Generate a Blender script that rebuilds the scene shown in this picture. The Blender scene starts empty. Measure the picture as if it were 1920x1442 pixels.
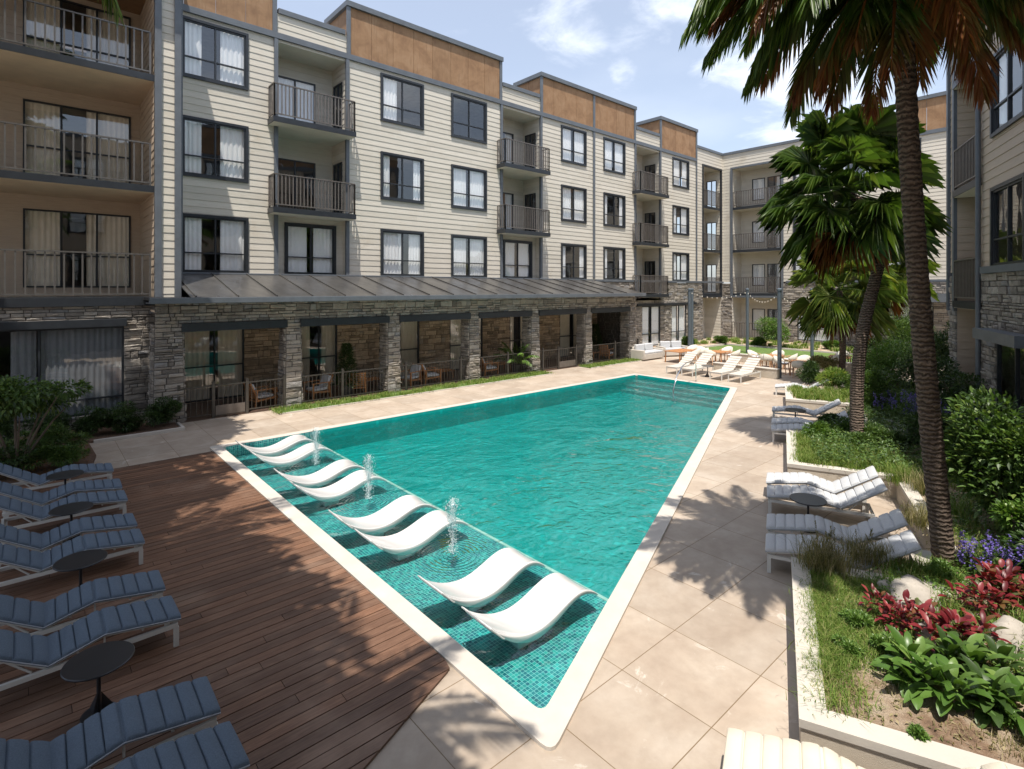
import bpy, math, random
import numpy as np
from mathutils import Vector, Matrix
R = math.radians
rng = np.random.default_rng(7)
random.seed(7)
scn = bpy.context.scene
col = scn.collection

# ---------------------------------------------------------------- camera, sky, sun, exposure
CAMH = 4.0
TH = math.atan2(1155, 1020)               # the facade runs along +X; the camera looks this far to the left of it
cs, sn = math.cos(TH), math.sin(TH)
cd = bpy.data.cameras.new('camera'); cam = bpy.data.objects.new('camera', cd); col.objects.link(cam)
cam.location = (0, 0, CAMH); cam.rotation_euler = (R(90), 0, math.atan2(sn, cs) - R(90))
cd.sensor_width = 36; cd.lens = 36*1020/1920; cd.shift_y = -180/1920
cd.clip_start = .1; cd.clip_end = 3000
scn.camera = cam
SUN = Vector((-.22, -.27, 1)).normalized()
w = bpy.data.worlds.new("World"); scn.world = w; w.use_nodes = True
nt = w.node_tree; nt.nodes.clear()
def nd(t, typ, **k):
    n = t.nodes.new(typ)
    for a, b in k.items(): setattr(n, a, b)
    return n
out = nd(nt, 'ShaderNodeOutputWorld'); bg = nd(nt, 'ShaderNodeBackground')
sky = nd(nt, 'ShaderNodeTexSky', sky_type='NISHITA', sun_disc=False)
sky.sun_elevation = math.asin(SUN.z); sky.sun_rotation = math.atan2(SUN.x, SUN.y)
sky.air_density = 1.0; sky.dust_density = 1.6; sky.ozone_density = 1.6
bg.inputs[1].default_value = .137
def M(t, op, a, b=None, c=None, clamp=False):
    n = nd(t, 'ShaderNodeMath', operation=op, use_clamp=clamp)
    for i, v in enumerate((a, b, c)):
        if v is None: continue
        if isinstance(v, (int, float)): n.inputs[i].default_value = v
        else: t.links.new(v, n.inputs[i])
    return n.outputs[0]
def VM(t, op, a, b=None):
    n = nd(t, 'ShaderNodeVectorMath', operation=op)
    for i, v in enumerate((a, b)):
        if v is None: continue
        if isinstance(v, (tuple, list)): n.inputs[i].default_value = v
        else: t.links.new(v, n.inputs[i])
    return n
def smooth(t, v, a, b):
    n = nd(t, 'ShaderNodeMapRange', interpolation_type='SMOOTHSTEP')
    t.links.new(v, n.inputs[0]); n.inputs[1].default_value = a; n.inputs[2].default_value = b
    return n.outputs[0]
tc = nd(nt, 'ShaderNodeTexCoord')
dirv = VM(nt, 'NORMALIZE', tc.outputs['Generated']).outputs[0]
sep = nd(nt, 'ShaderNodeSeparateXYZ'); nt.links.new(dirv, sep.inputs[0])
zz = M(nt, 'ADD', M(nt, 'MAXIMUM', sep.outputs[2], 0.0), .12)
comb = nd(nt, 'ShaderNodeCombineXYZ')
nt.links.new(M(nt, 'DIVIDE', sep.outputs[0], zz), comb.inputs[0]); nt.links.new(M(nt, 'DIVIDE', sep.outputs[1], zz), comb.inputs[1])
nz = nd(nt, 'ShaderNodeTexNoise'); nz.inputs['Scale'].default_value = 3.4; nz.inputs['Detail'].default_value = 9; nz.inputs['Roughness'].default_value = .6; nz.inputs['Distortion'].default_value = .35
nt.links.new(comb.outputs[0], nz.inputs['Vector'])
mask = None
for (vx, vy, vz, r0, r1) in ((.73,.665,.475,.01,.11), (.80,.60,.38,.01,.05), (1.03,.42,.50,.06,.24), (1.06,.36,.38,.05,.20), (.90,.36,.75,.1,.5), (-.3,.6,.6,.1,.5), (-.5,-.5,.5,.1,.6), (.4,-.8,.5,.1,.5)):
    v = Vector((vx, vy, vz)).normalized()
    d = VM(nt, 'DISTANCE', dirv, tuple(v)).outputs['Value']
    m = smooth(nt, d, r1, r0)
    mask = m if mask is None else M(nt, 'MAXIMUM', mask, m)
dens = smooth(nt, M(nt, 'ADD', nz.outputs[0], M(nt, 'MULTIPLY', mask, .34)), .62, 1.02)
nz2 = nd(nt, 'ShaderNodeTexNoise'); nz2.inputs['Scale'].default_value = 1.1; nz2.inputs['Detail'].default_value = 6
nt.links.new(comb.outputs[0], nz2.inputs['Vector'])
veil = M(nt, 'MULTIPLY', smooth(nt, nz2.outputs[0], .40, .75), .22)
dens = M(nt, 'MAXIMUM', dens, veil)
dens = M(nt, 'ADD', M(nt, 'MULTIPLY', dens, .68), .30)
mx = nd(nt, 'ShaderNodeMix', data_type='RGBA')
nt.links.new(dens, mx.inputs[0]); nt.links.new(sky.outputs[0], mx.inputs[6]); mx.inputs[7].default_value = (6.6, 7.0, 7.7, 1)
nt.links.new(mx.outputs[2], bg.inputs[0]); nt.links.new(bg.outputs[0], out.inputs[0])
sd = bpy.data.lights.new('sun', 'SUN'); so = bpy.data.objects.new('sun', sd); col.objects.link(so)
sd.energy = 4.9; sd.angle = R(.5); sd.color = (1, .94, .85)
so.rotation_euler = SUN.to_track_quat('Z', 'Y').to_euler()
scn.view_settings.view_transform = 'Standard'; scn.view_settings.look = 'None'
scn.view_settings.gamma = 1; scn.view_settings.exposure = 0.46
scn.render.engine = 'CYCLES'
scn.cycles.max_bounces = 8; scn.cycles.transparent_max_bounces = 12

# ---------------------------------------------------------------- helpers
def G(px, py, z=0.0):
    """world point at height z under a spot of the site survey photograph (1920 x 1442)"""
    Z = 1020*(CAMH-z)/(py-541.0); t = (px-960)/1020
    return (Z*(cs+t*sn), Z*(sn-t*cs))
A3 = R(22.5); c3, s3 = math.cos(A3), math.sin(A3)
def SN(S, N): return (S*c3+N*s3, S*s3-N*c3)     # right-hand side of the court: S along the right wing, N towards it

class MB:
    def __init__(s): s.V = []; s.F = []
    def quad(s, *p):
        i = len(s.V); s.V += [tuple(q) for q in p]; s.F.append(tuple(range(i, i+len(p))))
    def box(s, x0, x1, y0, y1, z0, z1):
        i = len(s.V)
        s.V += [(x0,y0,z0),(x1,y0,z0),(x1,y1,z0),(x0,y1,z0),(x0,y0,z1),(x1,y0,z1),(x1,y1,z1),(x0,y1,z1)]
        s.F += [tuple(i+k for k in f) for f in ((3,2,1,0),(4,5,6,7),(0,1,5,4),(1,2,6,5),(2,3,7,6),(3,0,4,7))]
    def prism(s, poly, z0, z1):
        n = len(poly); i = len(s.V)
        s.V += [(p[0],p[1],z0) for p in poly]+[(p[0],p[1],z1) for p in poly]
        s.F.append(tuple(i+k for k in range(n-1,-1,-1))); s.F.append(tuple(i+n+k for k in range(n)))
        for k in range(n): j = (k+1)%n; s.F.append((i+k,i+j,i+n+j,i+n+k))
    def bar(s, a, b, w, h, up=(0,0,1)):
        a = Vector(a); b = Vector(b); d = (b-a).normalized(); u = Vector(up)
        sd_ = d.cross(u)
        if sd_.length < 1e-4: u = Vector((1,0,0)); sd_ = d.cross(u)
        sd_.normalize(); u = sd_.cross(d).normalized()
        i = len(s.V)
        for p in (a, b):
            for q, r in ((-1,-1),(1,-1),(1,1),(-1,1)): s.V.append(tuple(p+sd_*(q*w/2)+u*(r*h/2)))
        s.F += [tuple(i+k for k in f) for f in ((3,2,1,0),(4,5,6,7),(0,1,5,4),(1,2,6,5),(2,3,7,6),(3,0,4,7))]
    def tube(s, pts, r, n=8, cap=True):
        pts = [Vector(p) for p in pts]; m = len(pts)
        rs = r if isinstance(r, (list, tuple)) else [r]*m
        i = len(s.V); prev = None
        for k, p in enumerate(pts):
            d = (pts[min(k+1,m-1)]-pts[max(k-1,0)]).normalized()
            if prev is None: a = d.orthogonal().normalized()
            else:
                a = prev-d*prev.dot(d)
                a = a.normalized() if a.length > 1e-5 else d.orthogonal().normalized()
            prev = a; b = d.cross(a)
            for q in range(n):
                th = 2*math.pi*q/n; s.V.append(tuple(p+(a*math.cos(th)+b*math.sin(th))*rs[k]))
        for k in range(m-1):
            for q in range(n):
                j = (q+1)%n; s.F.append((i+k*n+q,i+k*n+j,i+(k+1)*n+j,i+(k+1)*n+q))
        if cap:
            s.F.append(tuple(i+q for q in range(n-1,-1,-1))); s.F.append(tuple(i+(m-1)*n+q for q in range(n)))
    def lathe(s, prof, n=24, c=(0,0)):
        i = len(s.V)
        for r, z in prof:
            for q in range(n): th = 2*math.pi*q/n; s.V.append((c[0]+r*math.cos(th), c[1]+r*math.sin(th), z))
        for k in range(len(prof)-1):
            for q in range(n): j = (q+1)%n; s.F.append((i+k*n+q,i+k*n+j,i+(k+1)*n+j,i+(k+1)*n+q))
        s.F.append(tuple(i+q for q in range(n-1,-1,-1))); s.F.append(tuple(i+(len(prof)-1)*n+q for q in range(n)))
    def grid(s, P):                                   # P[a][b] points
        na, nb = len(P), len(P[0]); i = len(s.V)
        for r_ in P: s.V += [tuple(p) for p in r_]
        for a in range(na-1):
            for b in range(nb-1): s.F.append((i+a*nb+b,i+a*nb+b+1,i+(a+1)*nb+b+1,i+(a+1)*nb+b))
    def add(s, V, F):
        i = len(s.V); s.V += [tuple(v) for v in V]; s.F += [tuple(i+k for k in f) for f in F]
    def mesh(s, name, mat, smooth=False, ang=40):
        me = bpy.data.meshes.new(name); me.from_pydata(s.V, [], s.F)
        if mat: me.materials.append(mat)
        if smooth:
            me.polygons.foreach_set('use_smooth', [True]*len(me.polygons)); me.set_sharp_from_angle(angle=R(ang))
        me.update(); return me
    def build(s, name, mat, parent=None, smooth=False, bev=0, ang=40):
        o = bpy.data.objects.new(name, s.mesh(name, mat, smooth, ang)); col.objects.link(o)
        if parent: o.parent = parent
        if bev:
            b = o.modifiers.new('bevel', 'BEVEL'); b.width = bev; b.segments = 2; b.limit_method = 'ANGLE'
        return o
def tag(o, label=None, cat=None, group=None, kind=None):
    if label: o['label'] = label
    if cat: o['category'] = cat
    if group: o['group'] = group
    if kind: o['kind'] = kind
    return o
def empty(name, loc=(0,0,0), rz=0):
    o = bpy.data.objects.new(name, None); col.objects.link(o); o.location = loc; o.rotation_euler = (0,0,rz)
    o.empty_display_size = .2
    return o
def kids(o, _c={}):
    return [c for c in o.children]
def copy_tree(o, parent=None):
    c = o.copy(); col.objects.link(c)
    if parent: c.parent = parent
    for ch in list(o.children): copy_tree(ch, c)
    return c
def inst(name, me, parent=None, loc=None):
    o = bpy.data.objects.new(name, me); col.objects.link(o)
    if parent: o.parent = parent
    if loc: o.location = loc
    return o

# ---------------------------------------------------------------- materials
def newmat(name):
    m = bpy.data.materials.new(name); m.use_nodes = True; t = m.node_tree
    return m, t, t.nodes['Principled BSDF']
def coords(t, scale=(1,1,1), kind='Object'):
    c_ = nd(t, 'ShaderNodeTexCoord'); mp = nd(t, 'ShaderNodeMapping'); mp.inputs['Scale'].default_value = scale
    t.links.new(c_.outputs[kind], mp.inputs[0]); return mp.outputs[0]
def noise(t, vec, s, d=4, r=.55, dist=0):
    n = nd(t, 'ShaderNodeTexNoise'); n.inputs['Scale'].default_value = s; n.inputs['Detail'].default_value = d
    n.inputs['Roughness'].default_value = r; n.inputs['Distortion'].default_value = dist
    if vec is not None: t.links.new(vec, n.inputs['Vector'])
    return n.outputs[0]
def ramp(t, fac, stops):
    n = nd(t, 'ShaderNodeValToRGB'); e = n.color_ramp.elements
    while len(e) < len(stops): e.new(.5)
    for el, (p, c) in zip(e, stops): el.position = p; el.color = (*c, 1) if len(c) == 3 else c
    t.links.new(fac, n.inputs[0]); return n.outputs[0]
def mixc(t, fac, a, b, mode='MIX'):
    n = nd(t, 'ShaderNodeMix', data_type='RGBA', blend_type=mode)
    for i, v in ((0, fac), (6, a), (7, b)):
        if isinstance(v, (int, float)): n.inputs[i].default_value = v
        elif isinstance(v, tuple): n.inputs[i].default_value = (*v, 1) if len(v) == 3 else v
        else: t.links.new(v, n.inputs[i])
    return n.outputs[2]
def bump(t, p, h, strength=.5, dist=.02):
    b = nd(t, 'ShaderNodeBump'); b.inputs['Strength'].default_value = strength; b.inputs['Distance'].default_value = dist
    t.links.new(h, b.inputs['Height']); t.links.new(b.outputs[0], p.inputs['Normal']); return b
def island(t): return nd(t, 'ShaderNodeNewGeometry').outputs['Random Per Island']
def vary(c, a): return tuple(min(1, x*a) for x in c)
def simple(name, c, rough=.5, metal=0, var=.15, sc=4, bmp=0, bsc=60, coat=0, isl=0, scale=(1,1,1)):
    m, t, p = newmat(name)
    v = coords(t, scale); n = noise(t, v, sc, 5)
    cc = ramp(t, n, [(.3, vary(c, 1-var)), (.7, vary(c, 1+var))])
    if isl: cc = mixc(t, 1.0, cc, ramp(t, island(t), [(0, (1-isl,)*3), (1, (1,1,1))]), 'MULTIPLY')
    t.links.new(cc, p.inputs['Base Color']); p.inputs['Roughness'].default_value = rough; p.inputs['Metallic'].default_value = metal
    if coat: p.inputs['Coat Weight'].default_value = coat; p.inputs['Coat Roughness'].default_value = .1
    if bmp: bump(t, p, noise(t, v, bsc, 4), bmp, .01)
    return m
MT = {}
# lapped siding boards
m, t, p = newmat('cream_siding'); v = coords(t)
g = noise(t, coords(t, (1.2, 1.2, 26)), 2.2, 7, .65, .6)
c = ramp(t, g, [(.25, (.51,.468,.395)), (.55, (.605,.56,.485)), (.8, (.66,.615,.54))])
c = mixc(t, 1.0, c, ramp(t, island(t), [(0, (.86,.86,.85)), (1, (1,1,1))]), 'MULTIPLY')
c = mixc(t, smooth(t, noise(t, v, .9, 5), .55, .8), c, (.47,.42,.34))
t.links.new(c, p.inputs['Base Color']); p.inputs['Roughness'].default_value = .62; bump(t, p, g, .35, .012); MT['siding'] = m
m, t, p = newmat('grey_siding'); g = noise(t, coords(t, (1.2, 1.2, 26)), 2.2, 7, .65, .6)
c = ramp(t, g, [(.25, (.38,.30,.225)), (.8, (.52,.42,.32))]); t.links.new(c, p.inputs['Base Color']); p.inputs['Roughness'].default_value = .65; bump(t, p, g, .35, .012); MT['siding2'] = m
MT['trim'] = simple('slate_trim', (.115,.128,.145), .45, .1, .12, 3, .15, 90)
MT['dark'] = simple('dark_frame', (.028,.032,.038), .38, .2, .15, 5)
MT['rail'] = simple('bronze_rail', (.16,.14,.125), .4, .4, .12, 6)
MT['railgrey'] = simple('grey_rail', (.15,.14,.13), .35, .5, .12, 6)
MT['soffit'] = simple('soffit_cream', (.60,.56,.48), .7, 0, .06, 2)
MT['soffitd'] = simple('soffit_tan', (.62,.49,.35), .7, 0, .08, 2)
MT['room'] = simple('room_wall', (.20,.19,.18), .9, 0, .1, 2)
MT['roofing'] = simple('roof_membrane', (.3,.3,.3), .9)
m, t, p = newmat('corten_panel'); v = coords(t)
n1 = noise(t, v, 1.5, 7, .62, .5)
c = ramp(t, n1, [(.28, (.20,.105,.05)), (.5, (.29,.165,.082)), (.72, (.35,.215,.12))])
c = mixc(t, smooth(t, noise(t, coords(t, (9,9,.8)), 1.6, 4), .5, .85), c, (.21,.115,.055))
c = mixc(t, 1.0, c, ramp(t, island(t), [(0, (.9,.9,.9)), (1, (1.0,1.0,1.0))]), 'MULTIPLY')
t.links.new(c, p.inputs['Base Color']); p.inputs['Roughness'].default_value = .7; MT['orange'] = m
# stone
m, t, p = newmat('stacked_stone'); v = coords(t)
isl = island(t)
c = ramp(t, isl, [(0, (.20,.18,.16)), (.35, (.32,.285,.25)), (.6, (.39,.35,.305)), (.85, (.48,.435,.38)), (1, (.26,.26,.27))])
n1 = noise(t, v, 7, 8, .7); c = mixc(t, .55, c, ramp(t, n1, [(.3, (.35,.33,.31)), (.7, (1,1,1))]), 'MULTIPLY')
c = mixc(t, smooth(t, noise(t, v, 2.3, 6), .5, .75), c, (.36,.31,.25))
t.links.new(c, p.inputs['Base Color']); p.inputs['Roughness'].default_value = .88
bump(t, p, noise(t, coords(t, (1,1,1.8)), 13, 9, .72), 1.0, .05); MT['stone'] = m
MT['mortar'] = None
m = MT['stone'].copy(); m.name = 'bounce_lit_stone'; t = m.node_tree; p = t.nodes['Principled BSDF']
src = p.inputs[0].links[0].from_socket; t.links.new(mixc(t, 1.0, src, (1.65,1.42,1.15), 'MULTIPLY'), p.inputs[0]); MT['stonelit'] = m  # tan copy of the stone, brightened to put warm bounce light into its colour
MT['mortar'] = simple('mortar', (.075,.068,.06), .95, 0, .2, 8, .4)
# metal roof
m, t, p = newmat('metal_roof'); v = coords(t, (1,.35,1))
c = ramp(t, noise(t, v, 1.6, 6), [(.3, (.085,.082,.08)), (.7, (.14,.134,.128))]); t.links.new(c, p.inputs['Base Color'])
p.inputs['Metallic'].default_value = .55; t.links.new(ramp(t, noise(t, v, 3, 5), [(.3, (.27,)*3), (.7, (.42,)*3)]), p.inputs['Roughness']); MT['roof'] = m
# glass
def glassmat(name, tint, ior, extra=0.0, rough=0.0, bmp=0):
    m = bpy.data.materials.new(name); m.use_nodes = True; t = m.node_tree; t.nodes.clear()
    o = nd(t, 'ShaderNodeOutputMaterial'); mx_ = nd(t, 'ShaderNodeMixShader'); tr = nd(t, 'ShaderNodeBsdfTransparent'); gl = nd(t, 'ShaderNodeBsdfGlossy')
    tr.inputs[0].default_value = (*tint, 1); gl.inputs['Roughness'].default_value = rough
    ge = nd(t, 'ShaderNodeNewGeometry'); dt_ = VM(t, 'DOT_PRODUCT', ge.outputs['Normal'], ge.outputs['Incoming']); dt_.name = 'facing'
    f0 = ((ior-1)/(ior+1))**2; fr = M(t, 'ADD', M(t, 'MULTIPLY', M(t, 'POWER', M(t, 'SUBTRACT', 1.0, M(t, 'ABSOLUTE', dt_.outputs['Value']), clamp=True), 5.0), 1-f0), f0)
    if bmp:
        b = nd(t, 'ShaderNodeBump'); b.inputs['Strength'].default_value = bmp; b.inputs['Distance'].default_value = .02
        t.links.new(noise(t, coords(t), 1.2, 2), b.inputs['Height']); t.links.new(b.outputs[0], gl.inputs['Normal'])
    f = M(t, 'ADD', fr, extra, clamp=True)
    t.links.new(f, mx_.inputs[0]); t.links.new(tr.outputs[0], mx_.inputs[1]); t.links.new(gl.outputs[0], mx_.inputs[2]); t.links.new(mx_.outputs[0], o.inputs[0])
    return m, t, gl, mx_
MT['glass'] = glassmat('window_glass', (.97,.98,.99), 1.5, .13, 0, .12)[0]
# water
m, t, gl, mx_ = glassmat('pool_water', (.66,.955,.95), 1.42, .055, .0)
v = coords(t)
wx = noise(t, coords(t, (.8,1.15,1)), 1.15, 2, .4, .7); wy = noise(t, coords(t, (1.0,1.2,1)), 4.2, 2, .5, .8); wz = noise(t, v, 15, 2, .5)
hh = M(t, 'ADD', M(t, 'ADD', M(t, 'MULTIPLY', wx, 1.25), M(t, 'MULTIPLY', wy, .42)), M(t, 'MULTIPLY', wz, .022))
for (fx, fy) in ((4.8,6.8),(4.8,9.6),(4.8,12.4)):
    cxy = VM(t, 'MULTIPLY', v, (1,1,0)).outputs[0]
    d = VM(t, 'DISTANCE', cxy, (fx, fy, 0)).outputs['Value']
    ring = M(t, 'MULTIPLY', M(t, 'SINE', M(t, 'MULTIPLY', d, 85)), smooth(t, d, .95, .1))
    hh = M(t, 'ADD', hh, M(t, 'MULTIPLY', ring, .11))
b = nd(t, 'ShaderNodeBump'); b.inputs['Strength'].default_value = 1; b.inputs['Distance'].default_value = .095
t.links.new(hh, b.inputs['Height']); t.links.new(b.outputs[0], gl.inputs['Normal'])
t.links.new(b.outputs[0], t.nodes['facing'].inputs[0])
MT['water'] = m
def mosaic(name, c1, c2, c3_, grout, size, wob):
    m, t, p = newmat(name); v = coords(t)
    nn = nd(t, 'ShaderNodeTexNoise'); nn.inputs['Scale'].default_value = 2.6; nn.inputs['Detail'].default_value = 2; t.links.new(v, nn.inputs['Vector'])
    off = VM(t, 'SUBTRACT', nn.outputs['Color'], (.5,.5,.5)).outputs[0]
    sc_ = nd(t, 'ShaderNodeVectorMath', operation='SCALE'); t.links.new(off, sc_.inputs[0]); sc_.inputs['Scale'].default_value = wob
    v2 = VM(t, 'ADD', v, sc_.outputs[0]).outputs[0]
    # horizontal faces tile in x,y; the walls in (x+y), z
    geo = nd(t, 'ShaderNodeNewGeometry'); sg = nd(t, 'ShaderNodeSeparateXYZ'); t.links.new(geo.outputs['True Normal'], sg.inputs[0])
    sp = nd(t, 'ShaderNodeSeparateXYZ'); t.links.new(v2, sp.inputs[0])
    flat = M(t, 'GREATER_THAN', M(t, 'ABSOLUTE', sg.outputs[2]), .5)
    cb1 = nd(t, 'ShaderNodeCombineXYZ'); t.links.new(sp.outputs[0], cb1.inputs[0]); t.links.new(sp.outputs[1], cb1.inputs[1])
    cb2 = nd(t, 'ShaderNodeCombineXYZ'); t.links.new(M(t, 'ADD', sp.outputs[0], sp.outputs[1]), cb2.inputs[0]); t.links.new(sp.outputs[2], cb2.inputs[1])
    vv = mixc(t, flat, cb2.outputs[0], cb1.outputs[0])
    br = nd(t, 'ShaderNodeTexBrick'); br.offset = 0; br.squash = 1
    br.inputs['Scale'].default_value = 1; br.inputs['Brick Width'].default_value = size; br.inputs['Row Height'].default_value = size
    br.inputs['Mortar Size'].default_value = size*.05; br.inputs['Bias'].default_value = 0; br.inputs['Mortar Smooth'].default_value = .1
    br.inputs['Color1'].default_value = (0,0,0,1); br.inputs['Color2'].default_value = (1,1,1,1); br.inputs['Mortar'].default_value = (.5,.5,.5,1)
    t.links.new(vv, br.inputs['Vector'])
    cc = ramp(t, br.outputs['Color'], [(0, c1), (.5, c2), (.82, c3_), (1, vary(c3_, 1.35))])
    cc = mixc(t, br.outputs['Fac'], cc, grout)
    t.links.new(cc, p.inputs['Base Color']); p.inputs['Roughness'].default_value = .2
    return m
MT['mosaic'] = mosaic('teal_mosaic', (.004,.10,.135), (.010,.18,.19), (.03,.27,.25), (.36,.56,.52), .046, .012)
MT['deeptile'] = mosaic('deep_pool_tile', (.003,.235,.22), (.003,.25,.235), (.004,.26,.245), (.012,.28,.26), .10, .12)
# paving
m, t, p = newmat('stone_paving'); v = coords(t)
mp = nd(t, 'ShaderNodeMapping'); mp.inputs['Location'].default_value = (-.642+10, -.512+10, 0); t.links.new(v, mp.inputs[0])
br = nd(t, 'ShaderNodeTexBrick'); br.offset = 0; br.squash = 1
br.inputs['Scale'].default_value = 1; br.inputs['Brick Width'].default_value = 1; br.inputs['Row Height'].default_value = 1
br.inputs['Mortar Size'].default_value = .0045; br.inputs['Color1'].default_value = (.82,.82,.82,1); br.inputs['Color2'].default_value = (1,1,1,1); br.inputs['Mortar Smooth'].default_value = 0
t.links.new(mp.outputs[0], br.inputs['Vector'])
n1 = noise(t, v, 1.1, 8, .62, .4); n2 = noise(t, v, 5, 7, .65)
c = ramp(t, n1, [(.3, (.37,.292,.225)), (.5, (.43,.352,.278)), (.7, (.50,.425,.35))])
c = mixc(t, .5, c, ramp(t, n2, [(.35, (.78,.77,.76)), (.6, (1,1,1))]), 'MULTIPLY')
c = mixc(t, smooth(t, noise(t, v, 1.7, 9, .7, 1.2), .60, .72), c, (.62,.56,.49))
c = mixc(t, smooth(t, noise(t, v, 95, 2), .72, .78), c, (.25,.2,.16))
c = mixc(t, 1.0, c, br.outputs['Color'], 'MULTIPLY')
c = mixc(t, br.outputs['Fac'], c, (.17,.115,.06))
t.links.new(c, p.inputs['Base Color']); p.inputs['Roughness'].default_value = .6
bump(t, p, M(t, 'SUBTRACT', M(t, 'MULTIPLY', n2, .15), br.outputs['Fac']), .5, .006); MT['paving'] = m
MT['coping'] = simple('limestone_coping', (.52,.475,.42), .55, 0, .07, 3, .12, 40)
MT['render'] = simple('sandy_render', (.50,.44,.36), .9, 0, .08, 3, .8, 220)
MT['wallwhite'] = simple('pale_cap', (.50,.46,.405), .7, 0, .06, 3, .15, 60)
# deck
m, t, p = newmat('deck_board'); g = noise(t, coords(t, (1.2, 22, 22)), 2.2, 9, .68, 1.1)
c = ramp(t, g, [(.25, (.08,.039,.024)), (.5, (.172,.092,.056)), (.75, (.28,.17,.11))])
c = mixc(t, 1.0, c, ramp(t, island(t), [(0, (.62,.6,.6)), (.5, (.85,.82,.8)), (1, (1.12,1.04,.97))]), 'MULTIPLY')
c = mixc(t, smooth(t, noise(t, coords(t, (1,3,1)), 4.5, 3), .72, .78), c, (.05,.025,.018))
c = mixc(t, smooth(t, noise(t, coords(t), .7, 5), .5, .75), c, mixc(t, .5, c, (.36,.25,.18)))
t.links.new(c, p.inputs['Base Color']); p.inputs['Roughness'].default_value = .55; bump(t, p, g, .5, .006); MT['deck'] = m
MT['under'] = simple('deck_joist', (.012,.009,.008), .9)  # near-black colour stands in for the shade beneath the boards
MT['terrace'] = simple('terrace_boards', (.10,.062,.045), .5, 0, .3, 3, .2, 30, scale=(1,14,1))
MT['soil'] = None
m, t, p = newmat('sandy_soil'); v = coords(t)
c = ramp(t, noise(t, v, 2.2, 9, .7), [(.3, (.11,.065,.04)), (.42, (.28,.18,.115)), (.55, (.46,.36,.26)), (.68, (.50,.41,.31)), (.8, (.26,.17,.11))])
t.links.new(c, p.inputs['Base Color']); p.inputs['Roughness'].default_value = .95; bump(t, p, noise(t, v, 30, 8, .7), 1, .05); MT['soil'] = m
m, t, p = newmat('bark_mulch'); v = coords(t)
c = ramp(t, noise(t, v, 28, 8, .75), [(.3, (.035,.02,.014)), (.5, (.14,.08,.05)), (.75, (.30,.18,.12))])
t.links.new(c, p.inputs['Base Color']); p.inputs['Roughness'].default_value = .95; bump(t, p, noise(t, v, 40, 6, .7), 1, .04); MT['mulch'] = m
m, t, p = newmat('lawn_turf'); v = coords(t)
c = ramp(t, noise(t, v, 3, 8, .7), [(.3, (.06,.11,.02)), (.6, (.12,.19,.04)), (.8, (.19,.24,.07))])
t.links.new(c, p.inputs['Base Color']); p.inputs['Roughness'].default_value = .9; bump(t, p, noise(t, v, 60, 4), 1, .03); MT['turf'] = m
MT['boulder'] = simple('boulder', (.40,.36,.31), .9, 0, .35, 2.5, .9, 14)
MT['step'] = simple('stepping_slab', (.38,.37,.35), .8, 0, .2, 3, .3, 30)
# foliage
def foliage(name, stops, rough=.45, trans=.25, spec=.4):
    m = bpy.data.materials.new(name); m.use_nodes = True; t = m.node_tree; p = t.nodes['Principled BSDF']; o = t.nodes['Material Output']
    c = ramp(t, island(t), stops)
    c = mixc(t, .35, c, ramp(t, noise(t, coords(t), 3.5, 3), [(.3, (.45,.45,.45)), (.7, (1.0,1.0,1.0))]), 'MULTIPLY')
    t.links.new(c, p.inputs['Base Color']); p.inputs['Roughness'].default_value = rough; p.inputs['Specular IOR Level'].default_value = spec
    tl = nd(t, 'ShaderNodeBsdfTranslucent'); t.links.new(mixc(t, 1.0, c, (1.3,1.35,.6), 'MULTIPLY'), tl.inputs[0])
    ms = nd(t, 'ShaderNodeMixShader'); ms.inputs[0].default_value = trans
    t.links.new(p.outputs[0], ms.inputs[1]); t.links.new(tl.outputs[0], ms.inputs[2]); t.links.new(ms.outputs[0], o.inputs[0])
    return m
MT['leaf'] = foliage('leaf_green', [(0, (.035,.07,.016)), (.5, (.075,.14,.03)), (.85, (.12,.20,.045)), (1, (.18,.24,.06))])
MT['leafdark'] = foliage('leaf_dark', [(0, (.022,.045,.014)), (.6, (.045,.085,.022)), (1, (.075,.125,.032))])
MT['leafbright'] = foliage('leaf_bright', [(0, (.06,.13,.02)), (.5, (.11,.21,.04)), (1, (.20,.29,.07))], .35)
MT['leafred'] = foliage('leaf_red', [(0, (.09,.010,.012)), (.45, (.20,.018,.026)), (.75, (.33,.06,.06)), (.85, (.16,.08,.03)), (1, (.05,.10,.03))], .4)
MT['fence'] = simple('fence_metal', (.075,.068,.06), .4, .4, .12, 6)
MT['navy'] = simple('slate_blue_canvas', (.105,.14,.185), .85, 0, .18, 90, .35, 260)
MT['petal'] = foliage('petal_purple', [(0, (.10,.07,.35)), (1, (.28,.22,.62))], .6, .3, .1)
MT['petalwhite'] = foliage('petal_pale', [(0, (.5,.45,.5)), (1, (.75,.7,.7))], .6, .3, .1)
MT['grass'] = foliage('grass_green', [(0, (.07,.14,.02)), (.6, (.17,.26,.05)), (.85, (.28,.33,.09)), (1, (.44,.39,.19))], .6, .3, .15)
MT['grassdry'] = foliage('grass_straw', [(0, (.10,.12,.04)), (.4, (.24,.22,.10)), (1, (.46,.38,.24))], .7, .3, .1)
MT['palm'] = foliage('palm_leaf', [(0, (.035,.075,.015)), (.5, (.085,.155,.028)), (1, (.18,.25,.06))], .42, .38, .4)
MT['palmdead'] = foliage('palm_leaf_dry', [(0, (.16,.055,.018)), (.5, (.32,.12,.035)), (1, (.22,.16,.05))], .6, .35, .2)
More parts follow.
